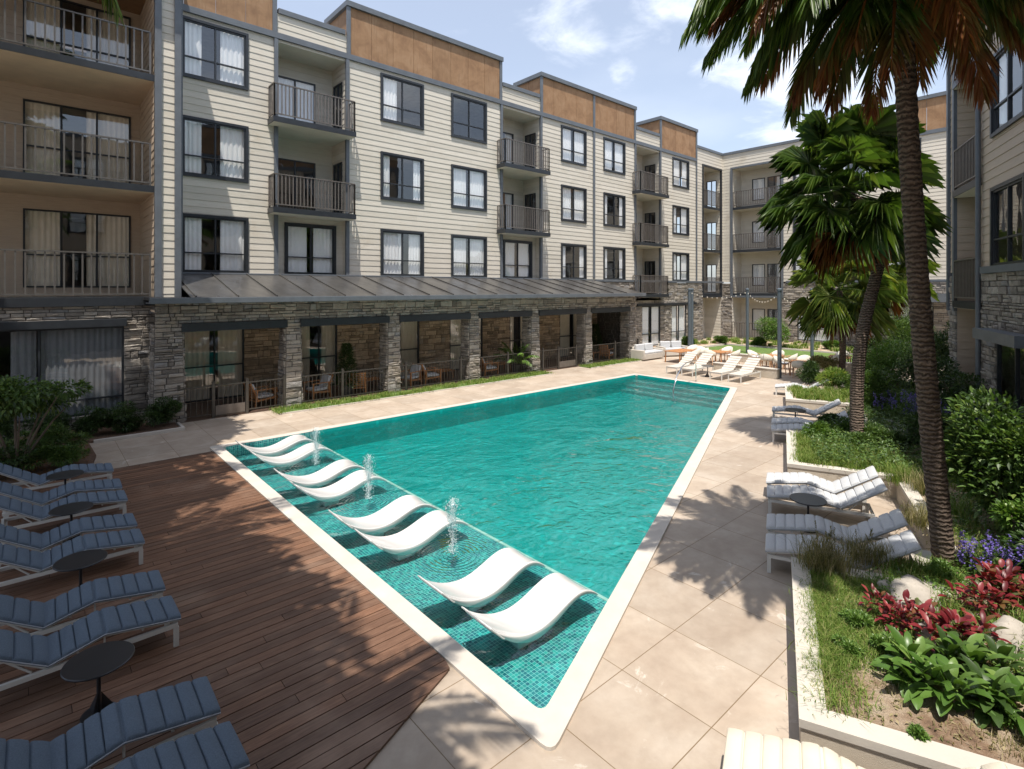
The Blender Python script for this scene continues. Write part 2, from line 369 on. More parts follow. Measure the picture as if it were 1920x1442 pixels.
def twotone(name, r0, r1):
    m = foliage(name, [(0, (.03,.065,.013)), (.5, (.07,.135,.025)), (1, (.15,.21,.05))], .42, .36, .4); t = m.node_tree
    ln = nd(t, 'ShaderNodeVectorMath', operation='LENGTH'); t.links.new(coords(t), ln.inputs[0])
    f = smooth(t, M(t, 'ADD', ln.outputs['Value'], M(t, 'MULTIPLY', noise(t, coords(t), 3, 3), .5)), r0+.25, r1+.25)
    for pr in [n for n in t.nodes if n.type in ('BSDF_PRINCIPLED', 'BSDF_TRANSLUCENT')]:
        src = pr.inputs[0].links[0].from_socket; t.links.new(mixc(t, f, src, ramp(t, island(t), [(0, (.15,.045,.015)), (.5, (.30,.10,.03)), (1, (.20,.15,.05))])), pr.inputs[0])
    return m
MT['palmlight'] = foliage('palm_leaf_light', [(0, (.07,.12,.025)), (.5, (.15,.23,.045)), (1, (.30,.33,.09))], .42, .38, .4)
MT['palmtip'] = twotone('palm_leaf_dry_tip', 1.25, 1.9)
m, t, p = newmat('palm_trunk'); v = coords(t, (1,1,1))
wv = nd(t, 'ShaderNodeTexWave', wave_type='BANDS', bands_direction='Z'); wv.inputs['Scale'].default_value = 5.2; wv.inputs['Distortion'].default_value = 5.5; wv.inputs['Detail'].default_value = 4; wv.inputs['Detail Scale'].default_value = 2.5
t.links.new(v, wv.inputs['Vector'])
c = ramp(t, wv.outputs[1], [(.08, (.055,.036,.025)), (.3, (.13,.09,.065)), (.9, (.19,.14,.105))]); t.links.new(c, p.inputs['Base Color']); p.inputs['Roughness'].default_value = .9
bump(t, p, M(t, 'ADD', wv.outputs[1], M(t, 'MULTIPLY', noise(t, coords(t), 20, 6), .6)), 1, .04); MT['trunk'] = m
MT['bark'] = simple('bark', (.12,.09,.065), .9, 0, .3, 6, .8, 20, scale=(1,1,.3))
# furniture
MT['whitemetal'] = simple('white_metal', (.60,.585,.55), .4, 0, .04, 3)
m, t, p = newmat('grey_canvas'); v = coords(t)
c = ramp(t, noise(t, v, 140, 3), [(.3, (.42,.425,.435)), (.7, (.56,.565,.57))]); t.links.new(c, p.inputs['Base Color']); p.inputs['Roughness'].default_value = .85
bump(t, p, noise(t, v, 260, 2), .35, .003); p.inputs['Sheen Weight'].default_value = .2; MT['canvas'] = m
MT['cream'] = simple('cream_canvas', (.62,.565,.46), .85, 0, .05, 3, .2, 200)
MT['piping'] = simple('piping', (.40,.42,.46), .8)
MT['table'] = simple('charcoal_tabletop', (.035,.036,.04), .32, .3, .1, 5)
m, t, p = newmat('glossy_white_shell'); p.inputs['Base Color'].default_value = (.58,.57,.56,1); p.inputs['Roughness'].default_value = .22
p.inputs['Coat Weight'].default_value = .6; p.inputs['Coat Roughness'].default_value = .06; MT['shell'] = m
m, t, p = newmat('chrome'); p.inputs['Base Color'].default_value = (.8,.8,.8,1); p.inputs['Metallic'].default_value = 1; p.inputs['Roughness'].default_value = .12; MT['chrome'] = m
MT['teak'] = simple('teak', (.42,.19,.075), .5, 0, .25, 3, .2, 40, isl=.15, scale=(1,8,8))
MT['teakpale'] = simple('pale_teak', (.52,.31,.17), .5, 0, .2, 3, .2, 40, scale=(1,8,8))
MT['rope'] = simple('woven_rope', (.62,.58,.50), .85, 0, .12, 60, .6, 160)
MT['curtaingrey'] = simple('grey_curtain', (.20,.21,.22), .9, 0, .1)
MT['curtain'] = None
m = bpy.data.materials.new('curtain'); m.use_nodes = True; t = m.node_tree; p = t.nodes['Principled BSDF']
p.inputs['Base Color'].default_value = (.92,.92,.91,1); p.inputs['Roughness'].default_value = .9; MT['curtain'] = m
MT['curtaintan'] = simple('tan_curtain', (.80,.72,.58), .9, 0, .05)
MT['pole'] = simple('painted_pole', (.10,.125,.145), .4, .3, .1, 4)
MT['pot'] = simple('dark_pot', (.05,.05,.05), .6)
m, t, p = newmat('splash'); MT['splash'] = glassmat('fountain_water', (.88,.95,.96), 1.33, .10, .05, 0)[0]
MT['foam'] = simple('foam', (.80,.86,.87), .3)
MT['letters'] = simple('white_letters', (.85,.85,.83), .5)
m, t, p = newmat('bulb'); p.inputs['Base Color'].default_value = (.85,.8,.7,1); p.inputs['Roughness'].default_value = .15; MT['bulb'] = m
# ---------------------------------------------------------------- ground, pool, deck
def fillet(poly, r, n=5):
    out_ = []
    L = len(poly)
    for i in range(L):
        a = Vector(poly[i-1]); b_ = Vector(poly[i]); c_ = Vector(poly[(i+1) % L])
        u = (a-b_).normalized(); v_ = (c_-b_).normalized(); ang = u.angle(v_)
        d = r/math.tan(ang/2); p0 = b_+u*d; p1 = b_+v_*d
        for k in range(n+1):
            s_ = k/n; out_.append(tuple(p0*(1-s_)**2+b_*2*s_*(1-s_)+p1*s_**2))
    return out_
def inset(poly, d):            # poly counter-clockwise
    L = len(poly); res = []
    for i in range(L):
        a = Vector(poly[i-1]); b_ = Vector(poly[i]); c_ = Vector(poly[(i+1) % L])
        e1 = (b_-a).normalized(); e2 = (c_-b_).normalized()
        n1 = Vector((-e1.y, e1.x)); n2 = Vector((-e2.y, e2.x))
        k = (n1+n2)/(1+n1.dot(n2)); res.append(tuple(b_+k*d))
    return res
PB = (3.33, 3.25); PC = (21.15, 10.33); PD = (21.15, 15.25); PA = (3.33, 15.25)
pool_outer = [PB, PC, PD, PA]
pool_inner = inset(pool_outer, .25)
slope = (PC[1]-PB[1])/(PC[0]-PB[0])
po = fillet(pool_outer, .10, 4); pi_ = fillet(pool_inner, .09, 4)

g = MB(); BIG = 600
i0, i1 = pool_outer, 0
g.quad((-BIG,-BIG,0),(PB[0],-BIG,0),(PB[0],BIG,0),(-BIG,BIG,0))
g.quad((PC[0],-BIG,0),(BIG,-BIG,0),(BIG,BIG,0),(PC[0],BIG,0))
g.quad((PB[0],-BIG,0),(PC[0],-BIG,0),(PC[0],PC[1],0),(PB[0],PB[1],0))
g.quad(PA+(0,),PD+(0,),(PD[0],BIG,0),(PA[0],BIG,0))
for k in range(4): j = (k+1) % 4; iq = inset(pool_outer, .15); g.quad(pool_outer[k]+(0,), pool_outer[j]+(0,), iq[j]+(0,), iq[k]+(0,))
tag(g.build('ground', MT['paving']), kind='structure')
cp = MB(); n = len(po)
for i in range(n):
    j = (i+1) % n; zt = .035
    cp.quad(po[i]+(zt,), po[j]+(zt,), pi_[j]+(zt,), pi_[i]+(zt,))
    cp.quad(po[i]+(-.05,), po[j]+(-.05,), po[j]+(zt,), po[i]+(zt,))
    cp.quad(pi_[i]+(zt,), pi_[j]+(zt,), pi_[j]+(-.03,), pi_[i]+(-.03,))
tag(cp.build('pool_coping', MT['coping']), kind='structure')
WZ = -.055; SHX = 5.95
inn = inset(pool_outer, .252)
bs = MB(); dp = MB()
def lerp_y(x): return inn[0][1]+(x-inn[0][0])*slope
ys = lerp_y(SHX); yt = inn[2][1]; zs = -.28; zd = -.62
shelf = MB()
shelf.quad((inn[0][0],inn[0][1],zs),(SHX,ys,zs),(SHX,yt,zs),(inn[0][0],yt,zs))
shelf.quad((inn[0][0],yt,zs),(inn[0][0],yt,.03),(inn[0][0],inn[0][1],.03),(inn[0][0],inn[0][1],zs))
shelf.quad((inn[0][0],inn[0][1],zs),(inn[0][0],inn[0][1],.03),(SHX,ys,.03),(SHX,ys,zs))
shelf.quad((SHX,yt,zs),(SHX,yt,.03),(inn[0][0],yt,.03),(inn[0][0],yt,zs))
shelf.quad((SHX,ys,zs),(SHX,ys,zd),(SHX,yt,zd),(SHX,yt,zs))
tag(shelf.build('tanning_shelf', MT['mosaic']), kind='structure')
XE = inn[1][0]; ye = inn[1][1]
dp.quad((SHX,ys,zd),(XE,ye,zd),(XE,yt,zd),(SHX,yt,zd))
dp.quad((SHX,ys,zd),(SHX,ys,.03),(XE,ye,.03),(XE,ye,zd))
dp.quad((XE,yt,zd),(XE,yt,.03),(SHX,yt,.03),(SHX,yt,zd))
dp.quad((XE,ye,zd),(XE,ye,.03),(XE,yt,.03),(XE,yt,zd))
tag(dp.build('pool_basin', MT['deeptile']), kind='structure')
st = MB()
for k, (dx, z_) in enumerate(((.38,-.22),(.78,-.36),(1.18,-.50))):
    x0 = XE-dx; st.prism([(x0, lerp_y(x0)+.003), (XE-.003, ye+.003), (XE-.003, yt-.003), (x0, yt-.003)], z_-.2+.002*k, z_)
tag(st.build('pool_steps', MT['mosaic']), kind='structure')
nz_ = MB(); nz_.box(SHX-.055, SHX+.004, lerp_y(SHX)+.003, yt-.003, zs+.001, zs+.006); tag(nz_.build('shelf_edge_sheen', MT['coping']), kind='structure')  # pale strip added along the shelf edge, stands in for reflected light
wt = MB(); wt.quad(*[p_+(WZ,) for p_ in inset(pool_outer, .253)])
tag(wt.build('pool_water', MT['water']), kind='structure')

dk = MB(); y = 4.70-(3.29+7)*.4145; pitch = .142
dd = random.Random(3)
def dxm(yy): return min(3.315, 3.29+(yy-4.70)/.4145)
while y < 14.9-.13:
    y2 = y+pitch-.011; cuts = [-7.0]; x = -7+dd.uniform(1, 4)
    xm = max(dxm(y), dxm(y2))
    while x < xm-1.0: cuts.append(x); x += dd.uniform(2.4, 4.2)
    cuts.append(None)
    zt = .030+dd.uniform(-.0015, .0015)
    for a, b_ in zip(cuts[:-1], cuts[1:]):
        xa0, xa1 = a+.003, a+.003
        xb0, xb1 = (dxm(y), dxm(y2)) if b_ is None else (b_-.003, b_-.003)
        if xb0 <= xa0 or xb1 <= xa1: xb0 = max(xb0, xa0+.001)
        if xb1 <= xa1: continue
        dk.prism([(xa0,y),(xb0,y),(xb1,y2),(xa1,y2)], .008, zt)
    y += pitch
tag(dk.build('timber_deck', MT['deck']), kind='structure')
ud = MB(); ud.prism([(-7, 4.70-(3.29+7)*.4145+.02), (3.28, 4.72), (3.318, 14.88), (-7, 14.88)], -.01, .005)
tag(ud.build('deck_shade_sheet', MT['under']), kind='structure')  # one flat sheet, no timbers: paints the board gaps as dark as shade

# ---------------------------------------------------------------- walls
T0 = ((0, 0), (1, 0), (0, -1))          # origin, along, outward
def TP(T, u, o, z): (ox, oy), (ux, uy), (nx, ny) = T; return (ox+u*ux+o*nx, oy+u*uy+o*ny, z)
def spans(u0, u1, za, zb, holes):
    iv = [(u0, u1)]
    for (h0, h1, g0, g1) in holes:
        if g1 <= za+1e-4 or g0 >= zb-1e-4: continue
        nv = []
        for a, b_ in iv:
            if h1 <= a or h0 >= b_: nv.append((a, b_)); continue
            if h0 > a: nv.append((a, h0))
            if h1 < b_: nv.append((h1, b_))
        iv = nv
    return iv
def siding(mb, u0, u1, z0, z1, holes=(), T=T0, row=.236, lap=.015):
    z = z0; sr = random.Random(int(u0*10+z0*7))
    while z < z1-1e-4:
        zt = z+row
        cuts = sorted({z, min(zt, z1)} | {q for h in holes for q in h[2:] if z+1e-3 < q < min(zt, z1)-1e-3})
        off = lambda q: lap*(1-(q-z)/row)+.002
        for a, b_ in zip(cuts[:-1], cuts[1:]):
            for (ua, ub) in spans(u0, u1, a, b_, holes):
                seg = [ua]; x = ua
                while ub-x > 4.5: x += sr.uniform(2.5, 4.2); seg.append(x)
                seg.append(ub)
                for s0, s1 in zip(seg[:-1], seg[1:]):
                    mb.quad(TP(T,s0,off(a),a), TP(T,s1,off(a),a), TP(T,s1,off(b_),b_), TP(T,s0,off(b_),b_))
                if a == z: mb.quad(TP(T,ua,.002,a), TP(T,ub,.002,a), TP(T,ub,off(a),a), TP(T,ua,off(a),a))
        z = zt
def stones(mb, back, u0, u1, z0, z1, holes=(), T=T0, seed=1, big=1.0):
    sr = random.Random(seed); z = z0
    while z < z1-.02:
        h = sr.choice((.075, .10, .13, .16, .21))*big*sr.uniform(.9, 1.15)
        if z+h > z1-.05: h = z1-z
        hc = sorted({z, z+h} | {q for k in holes for q in k[2:] if z+.01 < q < z+h-.01})
        for za, zb in zip(hc[:-1], hc[1:]):
            for (ua, ub) in spans(u0, u1, za, zb, holes):
                x = ua
                while x < ub-1e-3:
                    l = min(sr.uniform(.13, .52)*big*(1 if h < .15*big else 1.15), ub-x)
                    if ub-x-l < .10: l = ub-x
                    sub = [(za, zb)]
                    if zb-za > .15*big and sr.random() < .35: q = za+(zb-za)*sr.uniform(.35, .65); sub = [(za, q), (q, zb)]
                    for (qa, qb) in sub:
                        d = sr.uniform(.022, .07); i_ = .011; e = .010
                        j = lambda: sr.uniform(-.008, .008)
                        B = [TP(T,x+.004+j()*.3,-.01,qa+.004), TP(T,x+l-.004,-.01,qa+.004), TP(T,x+l-.004,-.01,qb-.004), TP(T,x+.004,-.01,qb-.004)]
                        F_ = [TP(T,x+i_+j(),d-e+j(),qa+i_+j()), TP(T,x+l-i_+j(),d-e+j(),qa+i_+j()), TP(T,x+l-i_+j(),d+j(),qb-i_+j()), TP(T,x+i_+j(),d+j(),qb-i_+j())]
                        cm = TP(T, x+l/2+j(), d+.006+j(), (qa+qb)/2)
                        mb.add(B+F_+[cm], [(4,5,8),(5,6,8),(6,7,8),(7,4,8),(0,1,5,4),(1,2,6,5),(2,3,7,6),(3,0,4,7)])
                    x += l
        z += h
    for (za, zb) in zip(*(lambda L: (L[:-1], L[1:]))(sorted({z0, z1} | {min(max(q, z0), z1) for k in holes for q in k[2:]}))):
        for (ua, ub) in spans(u0, u1, za, zb, holes):
            back.quad(TP(T,ua,.004,za), TP(T,ub,.004,za), TP(T,ub,.004,zb), TP(T,ua,.004,zb))
# windows: one mesh of each size, shared by its copies
WC = {}
def rect_bars(mb, x0, x1, z0, z1, t_, y0, y1):
    mb.box(x0, x0+t_, y0, y1, z0, z1); mb.box(x1-t_, x1, y0, y1, z0, z1)
    mb.box(x0+t_, x1-t_, y0, y1, z0, z0+t_); mb.box(x0+t_, x1-t_, y0, y1, z1-t_, z1)
def curtain_mesh(w_, h_, seed, mat):
    r_ = random.Random(seed); n_ = max(8, int(w_/.035)); P = [[], []]
    a = r_.uniform(0, 6); f = r_.uniform(38, 46)
    for k in range(n_+1):
        x = w_*k/n_; yy = .02*math.sin(x*f+a)+.008*math.sin(x*f*2.3+a*2)
        P[0].append((x, yy, 0)); P[1].append((x+.01*math.sin(x*9+a), yy*.8, h_))
    mb = MB(); mb.grid(P); return mb.mesh('curtain', mat, True, 180)
def window(parent, u, z, w_, h_, y=0, style=0, mull=(.5,), trans=.34, trim=True, name='window', cur='curtain', ct=.0):
    key = (round(w_,2), round(h_,2), mull, trans, trim)
    if key not in WC:
        mb = MB()
        if trim:
            rect_bars(mb, -.09, w_+.09, -.09, h_+.09, .09, -.075, .02)
        rect_bars(mb, 0.0, w_, 0.0, h_, .05, -.035, .05)
        for q in mull: mb.box(w_*q-.025, w_*q+.025, -.034, .049, .05, h_-.05)
        if trans:
            xs = [0]+[w_*q for q in mull]+[w_]
            for a, b_ in zip(xs[:-1], xs[1:]):
                mb.box(a+.028 if a else .05, b_-.028 if b_ < w_ else b_-.05, -.033, .048, h_*trans-.022, h_*trans+.022)
        gl_ = MB(); gl_.quad((.05,.01,.05),(w_-.05,.01,.05),(w_-.05,.01,h_-.05),(.05,.01,h_-.05))
        WC[key] = (mb.mesh(name, MT['dark']), gl_.mesh('pane', MT['glass']))
    fm, gm = WC[key]
    o = inst(name, fm, parent, (u, y, z)); inst('pane', gm, o)
    # curtains: style = list of (from, to) fractions
    sty = {0: ((0,.44),(.56,1)), 1: ((0,.30),(.58,1)), 2: ((0,.40),), 3: ((0,1),), 4: ((0,.22),(.8,1)), 5: ((.62,1),), 6: (), 7: ((0,.5),(.68,1)), 8: ((0,.33),(.56,.66),(.67,1))}[style]
    for (a, b_) in sty:
        ck = ('c', round(w_*(b_-a),2), round(h_,2), cur, int(u*10) % 3)
        if ck not in WC: WC[ck] = curtain_mesh(w_*(b_-a)-.04, h_-.03, hash(ck[1:3]) % 99 + ck[4], MT[cur])
        inst('curtain', WC[ck], o, (w_*a+.02, .095, .015))
    return o
RC = {}
def railing_mesh(pts, h_, sp, key, mat='rail', post=None):
    """bars along a polyline seen from above"""
    if key in RC: return RC[key]
    mb = MB()
    for (ax, ay), (bx, by) in zip(pts[:-1], pts[1:]):
        a = Vector((ax, ay, 0)); b_ = Vector((bx, by, 0)); L = (b_-a).length; d = (b_-a)/L
        mb.bar(a+Vector((0,0,h_-.02)), b_+Vector((0,0,h_-.02)), .055, .04)
        mb.bar(a+d*.03+Vector((0,0,.11)), b_-d*.03+Vector((0,0,.11)), .035, .04)
        n_ = max(1, round(L/sp))
        for k in range(n_+1):
            p_ = a+d*(L*k/n_); ww = .05 if k in (0, n_) else .028
            mb.bar((p_.x, p_.y, 0 if k in (0, n_) else .09), (p_.x, p_.y, h_-.03), ww, ww if k in (0, n_) else .04, up=(d.x, d.y, 0))
    RC[key] = mb.mesh('railing', MT[mat]); return RC[key]

# ================================================================ main wing
main = tag(empty('apartment_building', (0, 21.5, 0)), 'long cream sided apartment wing with rust panels and a stone arcade left of the pool', 'apartment building')
P0 = main
Wz = (4.6, 7.97, 11.38)
cols = [3.9, 11.44, 15.16, 22.8, 26.6, 34.3]
bays = [(7.0, 9.8), (18.25, 21.07), (29.8, 32.65)]
holes = [(u, u+2, z, z+1.9) for u in cols for z in Wz]
for k, (a, b_) in enumerate(bays): holes.append((a, b_, 4.5 if k < 2 else 3.3, 13.42))
nb = (38.4, 41.2); holes.append((nb[0], nb[1], .0, 13.42))
mb = MB(); siding(mb, 3.5, 41.5, 4.5, 13.52, holes)
siding(mb, 37.4, 41.5, 13.52, 14.6, holes)
for (a, b_) in bays: siding(mb, a, b_, 13.75, 14.5)
for (a, b_) in bays+[nb]:
    z0 = 4.5 if b_ < 25 else (3.3 if b_ < 35 else .0)
    siding(mb, a, b_, 6.9 if b_ < 25 else z0, 13.42, [(a+.35, b_-.75, f+.06, f+2.3) for f in ((7.02, 10.38) if b_ < 25 else (3.62, 7.02, 10.38))], T=((0, 1.4), (1, 0), (0, -1)))
    siding(mb, 0, 1.4, z0, 13.42, T=((a, 0), (0, 1), (1, 0)))
    siding(mb, 0, 1.4, z0, 13.42, [(.35, 1.2, f+.06, f+2.3) for f in ((7.02, 10.38) if b_ < 25 else (3.62, 7.02, 10.38))], T=((b_, 0), (0, 1), (-1, 0)))
    if b_ < 25: siding(mb, a, b_, 4.5, 6.9, [(a+.5, a+2.4, 4.6, 6.5)], T=((0, .35), (1, 0), (0, -1)))
# left block: projects 1.9 m
siding(mb, 2.97, 3.32, 3.6, 13.5, T=((0, -1.9), (1, 0), (0, -1)))
siding(mb, 0, 1.9, 4.5, 13.5, T=((3.5, -1.9), (0, 1), (1, 0)))
mb.build('siding', MT['siding'], P0)
mb = MB()
LF = (3.75, 7.12, 10.5)
siding(mb, -8, 2.8, 3.75, 13.4, [(-.2, 2.53, f+.28, f+2.72) for f in LF]+[(-4.6, -1.6, f+.28, f+2.72) for f in LF], T=((0, 1.0), (1, 0), (0, -1)))
siding(mb, -1.9, 1.0, 3.75, 13.4, T=((2.8, 0), (0, 1), (-1, 0)))
mb.build('recessed_siding', MT['siding2'], P0)
# cladding panels
hi = [(-8.0, 6.9), (9.9, 18.15), (21.15, 29.7), (32.75, 37.4)]
for k, (a, b_) in enumerate(hi):
    mb = MB(); yf = -.03; n_ = max(1, round((b_-a)/.98)); wv_ = (b_-a)/n_
    for q in range(n_):
        mb.box(a+q*wv_+.008, a+(q+1)*wv_-.008, yf, yf+.05, 13.76, 15.72)
    for q in range(2):
        for xx, sx in ((a, -1), (b_, 1)):
            mb.box(min(xx, xx+.04*sx*-1), max(xx, xx-.04*sx), .03+q*1.0, 1.01+q*1.0, 13.76, 15.72)
    mb.build('rust_panels', MT['orange'], P0)
mb = MB()
mb.box(3.5, 37.42, -.10, -.035, 13.52, 13.75)
for a, b_ in hi:
    mb.box(a-.14, b_+.14, -.14, 2.2, 15.725, 15.95)
    for xx in (a-.10, b_-.06): mb.box(xx, xx+.16, -.09, .0, 13.753, 15.722)
for a, b_ in bays+[(37.4, 41.5)]: mb.box(a+.06, b_-.06 if b_ < 40 else b_, -.08, .35, 14.5 if b_ < 40 else 14.6, 14.7 if b_ < 40 else 14.8)
mb.box(-8, 3.52, -1.98, -1.902, 13.4, 13.75); mb.box(3.50, 3.58, -1.98, -.02, 13.5, 13.75)
mb.box(25.5, 25.68, -.075, -.034, 4.6, 15.72)                   # joint cover
mb.box(37.36, 37.52, -.075, -.034, 4.6, 14.59)
for xx in (2.80, 3.32): mb.box(xx, xx+.18, -1.985, -1.86, 3.62, 13.41)
mb.box(3.42, 3.56, -1.86, -1.7, 4.3, 13.5)
mb.box(25.7, 41.5, -.10, -.035, 4.42, 4.56)
mb.build('trim', MT['trim'], P0, bev=.006)
# posts framing the balcony bays
for k, (a, b_) in enumerate(bays):
    for xx in (a-.10, b_-.04):
        q = MB(); q.box(xx, xx+.14, -.09, .04, 4.45 if k < 2 else 3.3, 13.515); q.build('post', MT['dark' if 0 else 'trim'], P0)
q = MB(); rect_bars(q, nb[0]-.1, nb[1]+.1, 3.3, 13.5, .14, -.08, .05); q.build('bay_frame', MT['dark'], P0)
for (a, b_) in bays+[nb]:
    q = MB(); q.box(a, b_, .0, 1.4, 13.42, 13.5); q.build('bay_ceiling', MT['soffit'], P0)
for i, u in enumerate(cols):
    for j, z in enumerate(Wz):
        stl = [[1,1,1],[7,4,2],[0,0,6],[4,0,0],[4,4,0],[1,1,7]][i][j]
        window(P0, u, z, 2.0, 1.9, 0, stl)
for a, b_ in bays[:2]: window(P0, a+.5, 4.6, 1.9, 1.9, .35, 0)
# balconies
def door(parent, u, z, w_, y, style, rot=0, h_=2.24):
    o = window(parent, u, z, w_, h_, y, style, trans=0, trim=False, name='balcony_door')
    o.rotation_euler = (0, 0, rot); return o
def balcony(parent, u0, u1, zf, depth, key, back=1.4, soff='soffit', rail='rail', h_=1.25, sp=.135, thick=.2, proj=True):
    s_ = MB(); s_.box(u0, u1, -depth, .0 if proj else back, zf-thick, zf)
    if proj: s_.box(u0+.36, u1-.06, .0, back, zf-thick+.01, zf-.003)
    o = s_.build('balcony', MT['dark'], parent)
    c_ = MB(); c_.box(u0+.03, u1-.03, -depth+.03, -.003 if proj else back-.003, zf-thick-.012, zf-thick-.002)
    if proj: c_.box(u0+.37, u1-.07, .0, back-.003, zf-thick-.010, zf-thick+.008)
    c_.build('soffit', MT[soff], o)
    pts = [(0, depth-.1), (0, 0), (u1-u0-.1, 0), (u1-u0-.1, depth-.1)] if proj else [(0, 0), (u1-u0-.1, 0)]
    inst('railing', railing_mesh(pts, h_, sp, key, rail), o, (u0+.05, -depth+.05, zf))
    return o
bi = 0
for k, (a, b_) in enumerate(bays):
    for f in ((7.02, 10.38) if k < 2 else (3.62, 7.02, 10.38)):
        balcony(P0, a-.33, b_+.12, f, .68, ('main', round(b_-a, 1)))
        door(P0, a+.35, f+.06, b_-a-1.1, 1.4, (3 if (k, f) == (0, 10.38) else 6 if k == 0 else 7))
        door(P0, b_, f+.06, .85, .35, 6, rot=R(90)).location = (b_-.0, .35, f+.06)
for f in (3.62, 7.02, 10.38):
    balcony(P0, nb[0], nb[1], f, .0, ('nb',), proj=False); door(P0, nb[0]+.35, f+.06, nb[1]-nb[0]-1.1, 1.4, 6)
    door(P0, nb[1], f+.06, .85, .35, 6, rot=R(90))
# left block balconies
for k, f in enumerate(LF):
    s_ = MB(); s_.box(-8, 2.8, -1.9, 1.0, f-.2, f); o = s_.build('balcony', MT['dark'], P0)
    c_ = MB(); c_.box(-8, 2.79, -1.87, .99, f-.215, f-.202); c_.build('soffit', MT['soffitd'], o)
    inst('railing', railing_mesh([(0, 0), (10.7, 0)], 1.32, .2, 'left', 'railgrey'), o, (-8, -1.83, f-.02))
    window(P0, -.2, f+.28, 2.73, 2.44, 1.0, 8, mull=(.335, .665), trans=.42, trim=False, cur='curtaintan')
    window(P0, -4.6, f+.28, 3.0, 2.44, 1.0, 8, mull=(.335, .665), trans=.42, trim=False, cur='curtaintan')
c_ = MB(); c_.box(-8, 2.79, -1.87, .99, 13.40, 13.46); c_.build('top_ceiling', MT['orange'], P0)
# stone base
sb = MB(); bk = MB()
gh = [(3.9,5.85,.05,2.9),(7.9,9.4,.05,2.9),(11.3,13.3,.05,2.9),(15.0,17.0,.05,2.9),(18.8,20.3,.05,2.9),(22.6,24.9,.05,2.9),(26.9,28.6,.05,2.9)]
gh2 = [(30.55,32.7,.1,2.8),(34.1,36.0,.1,2.8)]
wb = MB(); stones(wb, bk, 3.5, 29.8, 0, 3.45, gh, seed=4); wb.build('arcade_stone_facing', MT['stonelit'], P0)
stones(sb, bk, 29.8, 41.5, 0, 3.2, gh2+[(nb[0], nb[1], 0, 3.5)], seed=5); stones(sb, bk, 25.8, 41.5, 3.2, 4.4, [(bays[2][0], bays[2][1], 3.0, 5), (nb[0], nb[1], 0, 5)], seed=6)
TA = ((0, -2.8), (1, 0), (0, -1))
stones(sb, bk, 2.68, 25.9, 2.95, 3.56, T=TA, seed=8)
stones(sb, bk, -2.8, .0, 0, 3.56, T=((25.9, 0), (0, 1), (1, 0)), seed=9)
TL = ((0, -1.9), (1, 0), (0, -1))
stones(sb, bk, -8, 3.5, 0, 3.5, [(-3.6, 2.04, .4, 2.95)], T=TL, seed=12)
stones(sb, bk, -1.9, 0, 0, 3.5, T=((3.5, 0), (0, 1), (1, 0)), seed=13)
sb.build('stone_facing', MT['stone'], P0); bk.build('mortar_backing', MT['mortar'], P0)
# arcade columns, battered
acol = [(2.68,3.37),(6.4,6.87),(10.2,10.67),(14.07,14.56),(17.7,18.2),(21.6,22.05),(25.35,25.9)]
for k, (a, b_) in enumerate(acol):
    c_ = MB(); bkc = MB(); dpt = .55
    for seed, T, L in ((0, ((a, -2.8), (1, 0), (0, -1)), b_-a), (1, ((a, -2.8+dpt), (0, -1), (-1, 0)), dpt), (2, ((b_, -2.8), (0, 1), (1, 0)), dpt), (3, ((b_, -2.8+dpt), (-1, 0), (0, 1)), b_-a)):
        stones(c_, bkc, 0, L, 0, 2.95, T=T, seed=40+k*5+seed, big=.85)
    cx = (a+b_)/2; cy = -2.8+dpt/2
    for B_ in (c_, bkc):
        B_.V = [(cx+(x-cx)*(1+.16*(1-z/2.95)), cy+(y-cy)*(1+.16*(1-z/2.95)), z) for x, y, z in B_.V]
    o = c_.build('stone_column', MT['stone'], P0); bkc.build('mortar', MT['mortar'], o)
for (a, b_) in zip(acol[:-1], acol[1:]):
    q = MB(); q.box(a[1]-.02, b_[0]+.02, -2.90, -2.55, 2.70, 2.949); q.build('steel_beam', MT['dark'], P0)
q = MB(); q.box(2.7, 25.85, -2.78, -.01, 3.30, 3.36); q.build('arcade_ceiling', MT['soffitd'], P0)
for k, h_ in enumerate(gh):
    window(P0, h_[0], h_[2], h_[1]-h_[0], h_[3]-h_[2], .02, [0,1,0,0,1,0,0][k], mull=(.5,), trans=.42 if k != 1 else .42, trim=False, cur='curtaintan', name='terrace_window')
for h_ in gh2: window(P0, h_[0], h_[2], h_[1]-h_[0], h_[3]-h_[2], .02, 0, trans=.30, trim=False, name='tall_window')
window(P0, -3.6, .4, 5.64, 2.5, -1.86, 8, mull=(.36, .665), trans=.18, trim=False, cur='curtaingrey', name='shopfront_window')
q = MB(); q.box(-8, 2.1, -2.06, -1.96, 2.9, 3.12); q.build('lintel', MT['dark'], P0, bev=.005); q = MB(); q.box(29.9, 37.3, -.14, -.07, 2.82, 2.98); q.build('lintel', MT['dark'], P0, bev=.005)
q = MB(); q.box(-8, 3.5, -2.03, -1.9, 3.5, 3.74); q.build('slab_edge', MT['dark'], P0)
